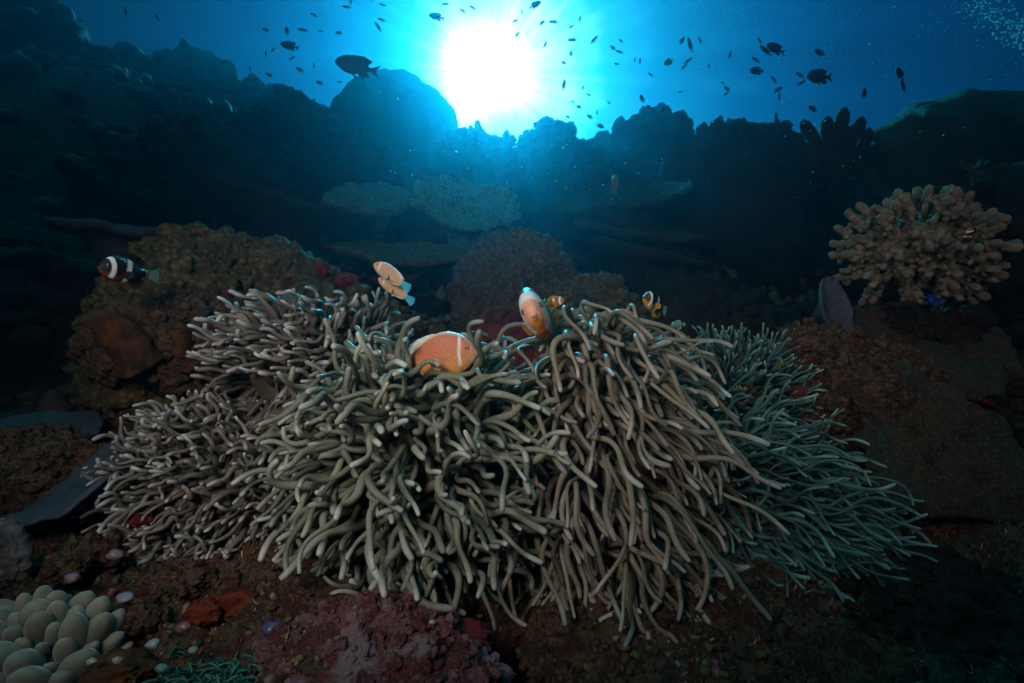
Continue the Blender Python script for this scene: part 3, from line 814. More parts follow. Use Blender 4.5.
# teal algae clump at the bottom edge
b = MB(); rng = random.Random(4)
for i in range(420):
    p = np.array([rng.gauss(0, 0.030), rng.gauss(0, 0.02), rng.gauss(0, 0.004)])
    L = rng.uniform(0.008, 0.02); a = rng.uniform(0, 6.28)
    d = unit((math.cos(a), math.sin(a) * 0.6 - 0.2, rng.uniform(0.2, 0.9)))
    s = np.linspace(0, 1, 6)
    v, f = tube(p + d * (s * L)[:, None] + np.stack([0 * s, 0 * s, -L * 0.4 * s * s], 1), 0.0016 * (1.0 - 0.7 * s) * (0.6 + s), 5)
    t_ = rng.random()
    b.add(v, f, np.array([0.01, 0.06, 0.055]) * (1 - t_) + np.array([0.03, 0.17, 0.13]) * t_)
obj('algae_clump', b.build('algae_clump'), M_algae, None, 'teal green feathery algae clump at the bottom edge right of the bubble coral', 'algae', None, None, at(212, 672, 0.45) + np.array([0, 0, -0.004]))

# small mixed growth over the near rubble (uncountable)
def crust(name, label, n, xr, yr, size, seed, palette, tall=1.0, mask=None):
    rg = np.random.RandomState(seed); v0, f0 = ico(1 if n > 9000 else 2); b = MB()
    x = rg.uniform(*xr, n); y = rg.uniform(*yr, n)
    p = np.stack([x, y, 0 * x], 1)
    keep = fbm(p * 6, 3, seed) > rg.uniform(-0.5, 0.25, n)
    if mask is not None: keep &= mask(x, y)
    x, y = x[keep], y[keep]; z = height(x, y)
    pc = fbm(np.stack([x, y, 0 * x], 1) * 9, 3, seed + 7)
    for i in range(len(x)):
        s = size * (0.35 + rg.rand() ** 2 * 1.3)
        k = int(np.clip((pc[i] * 1.3 + 0.5 + rg.uniform(-.22, .22)) * len(palette), 0, len(palette) - 1))
        sc = s * np.array([rg.uniform(.6, 1.3), rg.uniform(.6, 1.3), rg.uniform(.5, 1.2) * tall])
        w = v0 * rg.uniform(0.5, 1.5, (len(v0), 1)) * sc if n > 9000 else v0 * (1 + 0.5 * vnoise(v0 * 1.9 + i * 1.7, seed))[:, None] * sc
        b.add(w + np.array([x[i], y[i], z[i] + s * 0.15]), f0, np.array(palette[k]) * rg.uniform(0.7, 1.25))
    return obj(name, b.build(name), M_crust, None, label, 'reef growth', None, 'stuff')


crust('coral_rubble', 'coloured crusts and rubble bits covering the near seabed', 15000, (-0.75, 0.95), (0.34, 0.85), 0.0034, 3,
      [(0.03, 0.022, 0.016), (0.09, 0.05, 0.026), (0.14, 0.04, 0.025), (0.12, 0.08, 0.04), (0.20, 0.07, 0.075), (0.16, 0.12, 0.09), (0.09, 0.085, 0.03), (0.06, 0.03, 0.024)])
crust('reef_growth', 'brown growths and rubble scattered over the middle reef slope', 3600, (-1.6, 1.7), (0.85, 2.4), 0.017, 4,
      [(0.02, 0.02, 0.015), (0.05, 0.04, 0.022), (0.075, 0.055, 0.03), (0.06, 0.022, 0.02), (0.10, 0.08, 0.045), (0.045, 0.055, 0.04)], 1.2)
crust('coral_growth', 'knobbly corals covering the far ridge', 2600, (-4.5, 4.0), (2.4, 5.2), 0.05, 5,
      [(0.012, 0.014, 0.012), (0.03, 0.03, 0.02), (0.045, 0.04, 0.028), (0.03, 0.035, 0.027)], 1.1)


def turf(name, label, n, xr, yr, L0, seed, palette):
    rg = np.random.RandomState(seed)
    x = rg.uniform(*xr, n); y = rg.uniform(*yr, n); p = np.stack([x, y, 0 * x], 1)
    keep = fbm(p * 11, 3, seed) > rg.uniform(-0.3, 0.35, n)
    x, y = x[keep], y[keep]; m = len(x); z = height(x, y) - 0.001
    L = L0 * rg.uniform(0.4, 1.5, m); a = rg.uniform(0, 6.28, m); w = L * rg.uniform(0.10, 0.22, m)
    base = np.stack([x, y, z], 1); lean = rg.normal(0, 0.5, (m, 3)) + np.array([0, -0.15, 1.0]); lean /= np.linalg.norm(lean, axis=1)[:, None]
    side = np.stack([np.cos(a), np.sin(a), 0 * a], 1); deep = np.cross(side, lean)
    V = []
    for q, k in ((0, 1.0), (0.5, 1.1), (1.0, 0.25)):
        cpos = base + lean * (L * q)[:, None] + side * (w * q * q * 1.5)[:, None]
        for u_, v_ in ((1, 0), (-.5, .8), (-.5, -.8)): V.append(cpos + side * (w * k * u_)[:, None] + deep * (w * k * v_)[:, None])
    V = np.stack(V, 1).reshape(-1, 3)
    f = []
    for i in range(m):
        o = i * 9
        for r_ in (0, 3):
            for j in range(3): f.append((o + r_ + j, o + r_ + (j + 1) % 3, o + r_ + 3 + (j + 1) % 3, o + r_ + 3 + j))
        f.append((o + 6, o + 7, o + 8))
    pc = fbm(np.stack([x, y, 0 * x], 1) * 14, 2, seed + 3)
    k = np.clip(((pc * 1.4 + 0.5 + rg.uniform(-.2, .2, m)) * len(palette)).astype(int), 0, len(palette) - 1)
    c = np.repeat(np.array(palette)[k] * rg.uniform(0.6, 1.35, (m, 1)), 9, 0)
    return obj(name, mesh(name, V, f, True, c), M_crust, None, label, 'reef growth', None, 'stuff')


turf('algae_turf', 'short fuzzy red and brown algae turf over the near seabed', 14000, (-0.7, 0.8), (0.36, 0.80), 0.0062, 31,
     [(0.06, 0.035, 0.02), (0.15, 0.085, 0.045), (0.16, 0.045, 0.03), (0.10, 0.075, 0.03), (0.28, 0.20, 0.14), (0.17, 0.05, 0.06), (0.08, 0.045, 0.03)])


# ------------------------------------------------------------------ sea anemones
def paths_for(a):
    rg = np.random.RandomState(a['seed'])
    C = np.array(a['c']); RR = np.array(a['r']); n = a['n']
    i = np.arange(n) + 0.5
    z = 1 - (1 - a.get('zmin', -0.6)) * i / n
    z = np.clip(z + rg.normal(0, 0.03, n), -1, 1)
    th = i * 2.399963 + rg.uniform(-.3, .3, n)
    nor = np.stack([np.sqrt(1 - z * z) * np.cos(th), np.sqrt(1 - z * z) * np.sin(th), z], 1)
    keep = nor[:, 1] < a.get('ymax', 0.6)
    nor = nor[keep]; n = len(nor)
    up = np.array(a.get('axis', (0, 0, 1)), float)
    root = C + nor * RR * 0.97
    d = nor / RR; d /= np.linalg.norm(d, axis=1)[:, None]
    d = d + rg.normal(0, a.get('mess', 0.28), d.shape); d /= np.linalg.norm(d, axis=1)[:, None]
    d0 = d.copy()
    L = a['len'] * rg.uniform(0.55, 1.25, n)
    if 'lenz' in a: L = L * (1 + a['lenz'] * np.clip(nor[:, 2], -1, 1))
    rad = a['rad'] * rg.uniform(0.74, 1.22, n)
    K = 20
    flow = np.array(a.get('flow', (0, 0, 0)), float); grav = np.array(a.get('grav', (0, 0, -1)), float)
    ph = rg.uniform(0, 6.28, (n, 3)); fr = rg.uniform(0.6, 1.7, (n, 3)); ph2 = rg.uniform(0, 6.28, (n, 3)); fr2 = rg.uniform(1.2, 2.6, (n, 3)); curl = rg.normal(0, 1, (n, 3)) * a.get('curl', 0.3)
    fz = (1 - a.get('flowz', 0) * (1 - np.clip(nor[:, 2:3], 0, 1)))
    pos = root.copy(); out = [pos.copy()]
    for k in range(K):
        s = (k + 1) / K
        wig = np.sin(ph + fr * s * 6.28) * a.get('wig', 0.25) + np.sin(ph2 + fr2 * s * 6.28) * a.get('wig2', 0.6)
        tgt = d0 * a.get('stiff', 0.5) * (1 - 0.6 * s) + flow * s * fz + grav * a.get('g', 0.6) * s + wig + curl * s ** 2
        d = d + a.get('bend', 0.28) * tgt
        d /= np.linalg.norm(d, axis=1)[:, None]
        pos = pos + d * (L / K)[:, None]
        q = (pos - C) / (RR + rad[:, None] * 0.9)
        m = np.linalg.norm(q, axis=1)
        ins = (m < 1.0)
        if ins.any():
            pos[ins] = C + (q[ins] / m[ins][:, None]) * (RR + rad[ins][:, None] * 0.9)
        hh = height(pos[:, 0], pos[:, 1]) + rad * 0.8
        pos[:, 2] = np.maximum(pos[:, 2], hh)
        out.append(pos.copy())
    P = np.stack(out, 1)
    P[:, 1:-1] = 0.25 * P[:, :-2] + 0.5 * P[:, 1:-1] + 0.25 * P[:, 2:]
    # none grow across the fish that nestle among them
    ok = np.ones(n, bool)
    for (A, B, cr) in NESTS:
        ab = B - A
        for k in range(3, K + 1):
            q = P[:, k]; tt = np.clip(((q - A) @ ab) / (ab @ ab), 0, 1)
            ok &= np.linalg.norm(q - (A + tt[:, None] * ab), axis=1) > cr
    if 'top_py' in a: ok &= P[:, :, 2].max(1) < (341.5 - a['top_py']) / FPX * C[1] + rg.uniform(-0.012, 0.004, n)
    P, rad, nor, d0 = P[ok], rad[ok], nor[ok], d0[ok]
    return P, rad, nor, d0


S = np.linspace(0, 1, 21)
PROF = (1.16 - 0.54 * S)
PROF[-1] = 0.62; PROF[-2] = 0.72; PROF[-3] = 0.72
# room the fish keep free for themselves, from the fish forward into the open water
NESTS = [(at(458, 354, 0.62), at(459, 350, 0.40), 0.020), (at(440, 346, 0.62), at(440, 342, 0.42), 0.017), (at(420, 338, 0.63), at(420, 334, 0.42), 0.008),
         (at(536, 318, 0.68), at(534, 314, 0.42), 0.030), (at(658, 303, 0.76), at(658, 300, 0.5), 0.026), (at(552, 303, 0.72), at(552, 300, 0.5), 0.014),
         (at(395, 285, 0.75), at(395, 283, 0.45), 0.040),
         # the dark crevices between neighbouring anemones
         (at(522, 575, 0.56), at(528, 660, 0.52), 0.028), (at(236, 388, 0.74), at(262, 402, 0.66), 0.026), (at(550, 420, 0.60), at(545, 500, 0.57), 0.010)]


def tentacle_verts(P, rad, sides):
    """round tubes round every path at once: (n, rings, sides, 3)"""
    n, K, _ = P.shape
    tip = P[:, -1]; d = tip - P[:, -2]; d /= np.linalg.norm(d, axis=1)[:, None] + 1e-9
    wob = 1 + 0.10 * np.sin(P[:, :1, 0] * 310 + P[:, :1, 2] * 260 + np.linspace(0, 9, K)[None] + rad[:, None] * 9e4)
    R_ = PROF[None] * rad[:, None] * wob
    last = R_[:, -1]
    pts = np.concatenate([P, (tip + d * last[:, None] * 0.5)[:, None], (tip + d * last[:, None] * 0.85)[:, None], (tip + d * last[:, None])[:, None]], 1)
    R_ = np.concatenate([R_, (last * 0.85)[:, None], (last * 0.5)[:, None], (last * 0.04)[:, None]], 1)
    tan = np.gradient(pts, axis=1); tan /= np.linalg.norm(tan, axis=2)[..., None] + 1e-9
    u = np.cross(tan[:, 0], np.array([0.3, 0.2, 0.9])); u /= np.linalg.norm(u, axis=1)[:, None] + 1e-9
    ang = np.arange(sides) / sides * 2 * math.pi
    out = []
    for k in range(pts.shape[1]):
        t = tan[:, k]
        u = u - t * (u * t).sum(1)[:, None]; u /= np.linalg.norm(u, axis=1)[:, None] + 1e-9
        w = np.cross(t, u)
        out.append(pts[:, k, None] + R_[:, k, None, None] * (np.cos(ang)[None, :, None] * u[:, None] + np.sin(ang)[None, :, None] * w[:, None]))
    return np.stack(out, 1)


def quad_mesh(name, V, al, tone):
    """V (n, rings, sides, 3) to one mesh"""
    n, K, sd, _ = V.shape
    idx = np.arange(n * K * sd).reshape(n, K, sd); nx = np.roll(idx, -1, 2)
    q = np.stack([idx[:, :-1], nx[:, :-1], nx[:, 1:], idx[:, 1:]], -1).reshape(-1, 4)
    me = bpy.data.meshes.new(name)
    me.vertices.add(n * K * sd); me.vertices.foreach_set('co', V.reshape(-1).astype(np.float32))
    me.loops.add(q.size); me.loops.foreach_set('vertex_index', q.reshape(-1).astype(np.int32))
    me.polygons.add(len(q)); me.polygons.foreach_set('loop_start', np.arange(0, q.size, 4, dtype=np.int32))
    me.polygons.foreach_set('use_smooth', np.ones(len(q), bool))
    a = me.attributes.new('along', 'FLOAT', 'POINT')
    a.data.foreach_set('value', np.broadcast_to(al[None, :, None], (n, K, sd)).reshape(-1).astype(np.float32))
    a = me.attributes.new('tone', 'FLOAT', 'POINT')
    a.data.foreach_set('value', np.broadcast_to(tone[:, None, None], (n, K, sd)).reshape(-1).astype(np.float32))
    me.update(); me.validate()
    return me


AL = np.concatenate([S, [1.0, 1.0, 1.0]])


def anemone(label, mat, **a):
    P, rad, nor, d0 = paths_for(a)
    C = np.array(a['c'])
    root = thing('sea_anemone', C, label, 'sea anemone')
    # fleshy body that carries the tentacles
    v, f = ico(5)
    w = v * (1 + 0.06 * fbm(v * 2.2 + a['seed'], 3, a['seed']))[:, None] * np.array(a['r'])
    obj('oral_disc', mesh('oral_disc', w, f), M_disc, root)
    mid = P[:, 10]
    cost = np.linalg.norm(mid, axis=1) - 0.10 * (-(d0 * mid).sum(1) / np.linalg.norm(mid, axis=1))
    order = np.argsort(cost)
    V = tentacle_verts(P - C, rad, 8)
    tone = np.random.RandomState(a['seed'] + 5).rand(len(P))
    for k in order[:100]:
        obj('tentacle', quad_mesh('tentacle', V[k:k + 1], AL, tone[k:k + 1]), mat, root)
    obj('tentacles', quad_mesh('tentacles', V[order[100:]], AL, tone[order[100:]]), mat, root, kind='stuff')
    return root


anemone('anemone at the middle left with thick green tentacles spreading round the large pink fish', T_green,
        c=at(418, 462, 0.64), r=(0.088, 0.072, 0.115), n=760, len=0.116, rad=0.0042, seed=21, top_py=322, zmin=-0.8, ymax=0.6,
        stiff=0.72, g=0.42, wig=0.42, wig2=0.68, curl=0.5, bend=0.28, flow=(0.26, -0.02, 0.0), mess=0.38)
anemone('tall anemone right of centre with long beige tentacles draping down like a mop', T_beige,
        c=at(598, 464, 0.68), r=(0.066, 0.062, 0.180), n=820, len=0.150, rad=0.0037, seed=22, top_py=297, zmin=-0.75, ymax=0.5,
        stiff=0.30, g=0.82, wig=0.34, wig2=0.55, curl=0.4, bend=0.36, flow=(0.50, -0.25, -0.15), flowz=0.5, mess=0.38, lenz=-0.15)
anemone('greyish anemone at the back left whose short tentacles point left and up', T_grey,
        c=at(314, 366, 0.78), r=(0.094, 0.075, 0.080), n=760, len=0.076, rad=0.0037, seed=23, top_py=288, zmin=-0.7, ymax=0.5,
        stiff=0.7, g=0.12, wig=0.35, wig2=0.60, curl=0.4, bend=0.28, flow=(-0.45, 0, 0.0))
anemone('low grey-brown anemone at the far left with many thin pale-tipped tentacles', T_grey,
        c=at(232, 492, 0.71), r=(0.125, 0.08, 0.105), n=1150, len=0.064, rad=0.0031, seed=24, zmin=-0.85, ymax=0.5,
        stiff=0.65, g=0.3, wig=0.5, wig2=0.78, curl=0.5, bend=0.3, flow=(-0.4, -0.02, 0.1))
anemone('small round anemone at the back right with fine upright tentacles', T_thin,
        c=at(736, 406, 0.88), r=(0.072, 0.06, 0.090), n=720, len=0.066, rad=0.0024, seed=25, top_py=322, zmin=-0.5, ymax=0.5,
        stiff=0.8, g=-0.25, wig=0.25, wig2=0.50, curl=0.35, bend=0.26, flow=(0.05, 0, 0.1), mess=0.25)
anemone('dim anemone at the lower right with long thin bluish tentacles trailing right', T_thin,
        c=at(738, 535, 0.75), r=(0.100, 0.08, 0.120), n=1100, len=0.132, rad=0.0026, seed=26, zmin=-0.8, ymax=0.5,
        stiff=0.42, g=0.55, wig=0.34, wig2=0.55, curl=0.4, bend=0.32, flow=(0.50, -0.02, 0.0), mess=0.34)


# ------------------------------------------------------------------ fish
def sst(a, b, x):
    t = np.clip((np.asarray(x, float) - a) / (b - a), 0, 1); return t * t * (3 - 2 * t)


def mixc(c, d, t):
    t = np.asarray(t)[..., None]; return np.asarray(c) * (1 - t) + np.asarray(d) * t


def fish_mesh(shape, colour, nu=56, nv=32):
    """one continuous skin, nose at +x, length 1; u runs nose to tail root, v from belly -1 to back 1"""
    U = np.array(shape['u']); T = np.array(shape['top']); B = np.array(shape['bot']); W = np.array(shape['wid'])
    body = shape.get('body', 0.80)
    s = np.linspace(0, 1, nu); s = s ** 1.25
    def sm(y):
        return np.interp(s, U, y) if len(U) > 30 else np.array([catmull(U, y, q) for q in s])
    t, bt, w = sm(T), sm(B), sm(W)
    b = MB()
    ph = np.arange(nv) / nv * 2 * math.pi
    sn = np.sin(ph); cs = np.cos(ph)
    vs = []; us = []; hv = []
    for k in range(nu):
        h = (t[k] + bt[k]) / 2; m = (t[k] - bt[k]) / 2
        y = w[k] * np.sign(cs) * np.abs(cs) ** 0.9
        vs.append(np.stack([np.full(nv, 0.5 - s[k] * body), y, m + h * np.sign(sn) * np.abs(sn) ** 1.0], 1))
        us.append(np.full(nv, s[k])); hv.append(sn)
    v = np.concatenate(vs + [[[0.5 + 0.004, 0, (t[0] - bt[0]) / 2]], [[0.5 - body, 0, (t[-1] - bt[-1]) / 2]]])
    u = np.concatenate(us + [[0.0], [1.0]]); hh = np.concatenate(hv + [[0.0], [0.0]])
    f = grid_faces(nu, nv, True)
    for j in range(nv):
        f.append((nu * nv, (j + 1) % nv, j)); f.append((nu * nv + 1, (nu - 1) * nv + j, (nu - 1) * nv + (j + 1) % nv))
    f = [tuple(reversed(x)) for x in f]
    b.add(v, f, colour(u, hh, 'body'))
    def fin(base, tip, kind, n2=7, th=0.006, off=(0, 0, 0), rot=None):
        base = np.array(base, float); tip = np.array(tip, float)
        m = 14
        bb = np.stack([np.interp(np.linspace(0, 1, m), np.linspace(0, 1, len(base)), base[:, i]) for i in range(2)], 1)
        tt = np.stack([np.interp(np.linspace(0, 1, m), np.linspace(0, 1, len(tip)), tip[:, i]) for i in range(2)], 1)
        q = np.linspace(0, 1, n2)
        g = bb[None] * (1 - q[:, None, None]) + tt[None] * q[:, None, None]
        x, z = g[..., 0].ravel(), g[..., 1].ravel()
        qq = np.repeat(q, m)
        hth = th * 0.7 * (1.0 - 0.8 * qq) + 0.002 * np.sin(np.tile(np.arange(m), n2) * 2.1)
        P = []
        for sgn in (1, -1):
            p = np.stack([x, sgn * hth, z], 1)
            P.append(p)
        p = np.concatenate(P)
        if rot is not None: p = p @ np.array(rot).T
        p = p + np.array(off)
        ff = grid_faces(n2, m)
        nn = n2 * m
        ff2 = [(d + nn, c + nn, e + nn, a + nn) for (a, e, c, d) in ff]
        rim = [(j, j + 1) for j in range(m - 1)] + [((n2 - 1) * m + j + 1, (n2 - 1) * m + j) for j in range(m - 1)] + \
              [((i + 1) * m, i * m) for i in range(n2 - 1)] + [(i * m + m - 1, (i + 1) * m + m - 1) for i in range(n2 - 1)]
        ff3 = [(e, a, a + nn, e + nn) for a, e in rim]
        b.add(p, [tuple(reversed(x)) for x in ff] + [tuple(reversed(x)) for x in ff2] + ff3, colour(np.tile(qq, 2), np.tile(np.tile(np.linspace(0, 1, m), n2), 2), kind) * (1 - 0.22 * (np.arange(len(p)) % m % 2))[:, None])
    for fd in shape['fins']: fin(**fd)
    me = b.build('fish')
    return me, (lambda q: (np.interp(q, s, t), np.interp(q, s, bt), np.interp(q, s, w)))


def catmull(U, Y, q):
    i = int(np.clip(np.searchsorted(U, q) - 1, 0, len(U) - 2))
    y0 = Y[max(i - 1, 0)]; y1 = Y[i]; y2 = Y[i + 1]; y3 = Y[min(i + 2, len(Y) - 1)]
    t = (q - U[i]) / (U[i + 1] - U[i])
    return 0.5 * ((2 * y1) + (-y0 + y2) * t + (2 * y0 - 5 * y1 + 4 * y2 - y3) * t * t + (-y0 + 3 * y1 - 3 * y2 + y3) * t ** 3)


def rotxz(yaw, roll):
    return Matrix.Rotation(yaw, 3, 'Z') @ Matrix.Rotation(roll, 3, 'X')


def anemonefish_shape(deep=1.0, df=1.0):
    k = deep
    return dict(u=[0, 0.05, 0.14, 0.28, 0.45, 0.65, 0.85, 1.0],
                top=[0.02, 0.085 * k, 0.155 * k, 0.205 * k, 0.215 * k, 0.165 * k, 0.085, 0.062],
                bot=[0.02, 0.07 * k, 0.125 * k, 0.170 * k, 0.185 * k, 0.150 * k, 0.075, 0.058],
                wid=[0.014, 0.045, 0.080, 0.098, 0.092, 0.066, 0.032, 0.016],
                fins=[dict(base=[(0.24, 0.165 * k), (0.12, 0.19 * k), (-0.05, 0.135 * k), (-0.20, 0.062)], tip=[(0.18, 0.19 * k + 0.045 * df), (0.05, 0.205 * k + 0.08 * df), (-0.12, 0.17 * k + 0.10 * df), (-0.27, 0.09 + 0.08 * df)], kind='dorsal'),
                      dict(base=[(-0.285, -0.055), (-0.29, 0.0), (-0.285, 0.055)], tip=[(-0.47, -0.115), (-0.50, -0.06), (-0.505, 0.0), (-0.50, 0.06), (-0.47, 0.115)], kind='tail'),
                      dict(base=[(0.02, -0.13 * k), (-0.18, -0.055)], tip=[(-0.07, -0.155 * k - 0.11 * df), (-0.16, -0.13 * k - 0.12 * df), (-0.26, -0.07 - 0.07 * df)], kind='anal'),
                      dict(base=[(0.0, 0.03), (0.0, -0.04)], tip=[(-0.08, 0.055), (-0.13, 0.045), (-0.155, 0.015), (-0.155, -0.02), (-0.13, -0.055), (-0.07, -0.075)], kind='pectoral', th=0.004, off=(0.20, 0.088, -0.05), rot=rotxz(R(-22), R(-12))),
                      dict(base=[(0.0, 0.03), (0.0, -0.04)], tip=[(-0.08, 0.055), (-0.13, 0.045), (-0.155, 0.015), (-0.155, -0.02), (-0.13, -0.055), (-0.07, -0.075)], kind='pectoral', th=0.004, off=(0.20, -0.088, -0.05), rot=rotxz(R(22), R(12))),
                      dict(base=[(0.14, -0.16 * k), (0.06, -0.17 * k)], tip=[(0.04, -0.185 * k - 0.085 * df), (-0.04, -0.18 * k - 0.07 * df)], kind='pelvic', off=(0, 0.02, 0)),
                      dict(base=[(0.14, -0.16 * k), (0.06, -0.17 * k)], tip=[(0.04, -0.185 * k - 0.085 * df), (-0.04, -0.18 * k - 0.07 * df)], kind='pelvic', off=(0, -0.02, 0))])


def col_pink(tail=(0.55, 0.40, 0.32), body=(0.62, 0.19, 0.095), belly=(0.74, 0.33, 0.09)):
    def fn(u, v, kind):
        if kind == 'body':
            c = mixc(body, belly, sst(0.15, -0.7, v))
            c = mixc(c, (0.70, 0.36, 0.30), sst(0.17, 0.04, u) * 0.7)
            c = mixc(c, (0.62, 0.40, 0.28), sst(-0.78, -0.98, v))
            bar = sst(0.180, 0.192, u + 0.02 * v) * sst(0.224, 0.212, u + 0.02 * v) * sst(-0.72, -0.6, v)
            c = mixc(c, (0.85, 0.80, 0.78), bar)
            c = mixc(c, (0.82, 0.74, 0.66), sst(0.88, 0.97, v) * sst(0.04, 0.12, u))
            return mixc(c, tail, sst(0.88, 1.0, u))
        if kind == 'tail': return mixc(tail, np.array(tail) * 0.9, u)
        if kind == 'dorsal': return mixc((0.78, 0.62, 0.50), (0.75, 0.76, 0.72), u)
        return mixc(np.array(body) * 1.1, (0.85, 0.50, 0.30), u)
    return fn


def col_band(pec=None, face=(0.28, 0.10, 0.015), body=(0.010, 0.008, 0.009), low=(0.62, 0.20, 0.01), tail=(0.30, 0.52, 0.38), wide=1.0, facew=0.13, b0=0.165):
    def fn(u, v, kind):
        w_ = (0.88, 0.92, 0.94)
        if kind == 'body':
            c = mixc(face, body, sst(facew, facew + 0.08, u))
            c = mixc(c, np.array(face) * 0.25, sst(0.018, 0.006, u) * sst(0.5, 0.2, np.abs(v)))
            c = mixc(c, low, sst(-0.25, -0.75, v) * sst(0.42, 0.28, u))
            k = u + 0.03 * v * v
            b1 = sst(b0, b0 + 0.015, k) * sst(b0 + 0.085 * wide, b0 - 0.015 + 0.085 * wide, k)
            c = mixc(c, w_, b1 * sst(-0.93, -0.80, v))
            k2 = u - 0.05 * v
            b2 = sst(0.455, 0.47, k2) * sst(0.455 + 0.11 * wide, 0.44 + 0.11 * wide, k2)
            c = mixc(c, w_, b2)
            return mixc(c, tail, sst(0.93, 0.98, u))
        if kind == 'tail': return mixc(tail, np.array(tail) * 0.8, u)
        if kind == 'dorsal': return mixc(body, body, u)
        if kind == 'anal': return mixc(body, np.array(low) * 0.4, u)
        q = pec if (pec and kind == 'pectoral') else low
        return mixc(q, np.array(q) * 1.1, u)
    return fn


def eye_mesh(r, iris=(0.55, 0.35, 0.12)):
    v, f = ico(3)
    q = np.hypot(v[:, 0], v[:, 2])
    c = np.where((q < 0.86)[:, None], np.array(iris), np.array([0.03, 0.02, 0.02]))
    return mesh('eye', v * np.array([r, r * 0.55, r]), f, True, c)


def pupil_mesh(r):
    v, f = ico(3)
    return mesh('pupil', v * np.array([r * 0.62, r * 0.5, r * 0.62]), f, True, np.array([0.004, 0.004, 0.004]))


M_eye = attr_mat('eye_wet', 0.08, 0.6, 0.0, 100)


def orient(o, loc, heading, up=(0, 0, 1), scale=1.0):
    x = Vector(heading).normalized(); z = Vector(up); z = (z - x * z.dot(x)).normalized(); y = z.cross(x)
    m = Matrix((x, y, z)).transposed().to_4x4()
    o.matrix_world = Matrix.Translation(Vector(tuple(loc))) @ m @ Matrix.Scale(scale, 4)


def bend_mesh(me, amt):
    """swing of the tail: bends the body sideways towards the tail"""
    n = len(me.vertices); co = np.empty(n * 3); me.vertices.foreach_get('co', co); co = co.reshape(-1, 3)
    t = np.clip(0.2 - co[:, 0], 0, None); co[:, 1] += amt * t ** 2
    me.vertices.foreach_set('co', co.ravel()); me.update()


def swim(name, label, colour, loc, heading, L, up=(0, 0, 1), deep=1.0, bend=0.0, cat='fish', eye_u=0.115, iris=(0.55, 0.35, 0.12), group=None, eye_r=0.026, df=1.0):
    me, prof = fish_mesh(anemonefish_shape(deep, df), colour)
    if bend: bend_mesh(me, bend)
    o = obj(name, me, M_fish, None, label, cat, group)
    orient(o, loc, heading, up, L)
    t, b_, w = prof(eye_u)
    for s in (-1, 1):
        e = obj('eye', eye_mesh(eye_r, iris), M_eye, o)
        e.location = (0.5 - eye_u * 0.80, s * w * 0.84, (t - b_) / 2 + (t + b_) * 0.16)
        q = obj('pupil', pupil_mesh(eye_r), M_eye, e)
        q.location = (0, s * eye_r * 0.16, 0)
    return o


swim('pink_anemonefish', 'largest pink anemonefish with a thin white cheek bar resting in the green tentacles', col_pink(), at(429, 359, 0.615), (0.93, -0.16, 0.12), 0.121, (-0.05, 0.0, 1), 1.14, 0.25, df=0.12)
swim('pink_anemonefish', 'upper of the two small peach fish swimming as a pair, blue tail', col_pink(tail=(0.06, 0.40, 0.60), body=(0.62, 0.36, 0.24), belly=(0.66, 0.50, 0.34)), at(393, 276, 0.69), (-0.80, -0.10, 0.50), 0.060, (0.40, -0.25, 0.85), 0.86, 0.5, df=0.15)
swim('pink_anemonefish', 'lower of the two small peach fish swimming as a pair, blue tail', col_pink(tail=(0.05, 0.38, 0.62), body=(0.66, 0.33, 0.17), belly=(0.68, 0.44, 0.26)), at(397, 290, 0.715), (-0.80, -0.10, 0.50), 0.060, (0.45, -0.20, 0.85), 0.80, 0.5, df=0.15)
swim('clownfish', 'black clownfish with two white bars swimming alone at the left', col_band(pec=(0.02, 0.010, 0.006), face=(0.012, 0.009, 0.009), low=(0.14, 0.042, 0.006), tail=(0.16, 0.30, 0.22), wide=1.15), at(130, 272, 0.76), (-0.20, -0.97, 0.0), 0.096, (0.1, 0, 1), 1.0, 0.0)
swim('clownfish', 'face-on pinkish clownfish with a white-rimmed face above the right anemone', col_band(face=(0.90, 0.42, 0.29), low=(0.65, 0.24, 0.04), wide=1.5, facew=0.14, b0=0.125), at(538, 316, 0.66), (-0.10, -1.0, -0.06), 0.165, (-0.42, -0.1, 0.9), 1.05, 0.2, eye_u=0.13)
swim('clownfish', 'small orange clownfish peeping out behind the face-on one', col_band(face=(0.5, 0.2, 0.03), body=(0.35, 0.12, 0.015), tail=(0.5, 0.5, 0.4)), at(553, 303, 0.70), (0.80, -0.55, 0.15), 0.036, (0.1, 0, 1), 1.0)
swim('clownfish', 'black and yellow clownfish with a pale green tail right of the anemone top', col_band(face=(0.10, 0.04, 0.01), low=(0.60, 0.28, 0.01)), at(657, 305, 0.72), (-0.72, -0.62, 0.24), 0.068, (0.12, 0, 1), 1.0, -0.2)
swim('juvenile_fish', 'tiny dull green fish below the pale green tail at right', lambda u, v, k: mixc((0.12, 0.20, 0.17), (0.22, 0.30, 0.26), sst(0, 1, u)), at(678, 325, 0.76), (-0.8, -0.3, -0.1), 0.026)
swim('juvenile_fish', 'tiny yellow fish hovering over the small round anemone', lambda u, v, k: mixc((0.42, 0.26, 0.02), (0.5, 0.34, 0.05), sst(0, 1, u)), at(745, 389, 0.74), (-0.3, -0.9, 0.1), 0.017)
swim('juvenile_fish', 'tiny olive-yellow fish right above the small round anemone', lambda u, v, k: mixc((0.25, 0.22, 0.05), (0.35, 0.3, 0.08), sst(0, 1, u)), at(781, 364, 0.78), (-0.3, -0.9, 0.2), 0.022)
swim('butterflyfish', 'olive butterflyfish hovering over the stacked plate corals in the middle', lambda u, v, k: mixc((0.16, 0.18, 0.05), (0.30, 0.30, 0.10), sst(-0.4, 0.8, v)), at(615, 186, 1.7), (-0.30, -0.85, 0.45), 0.085, (0.2, -0.3, 1), 1.25)
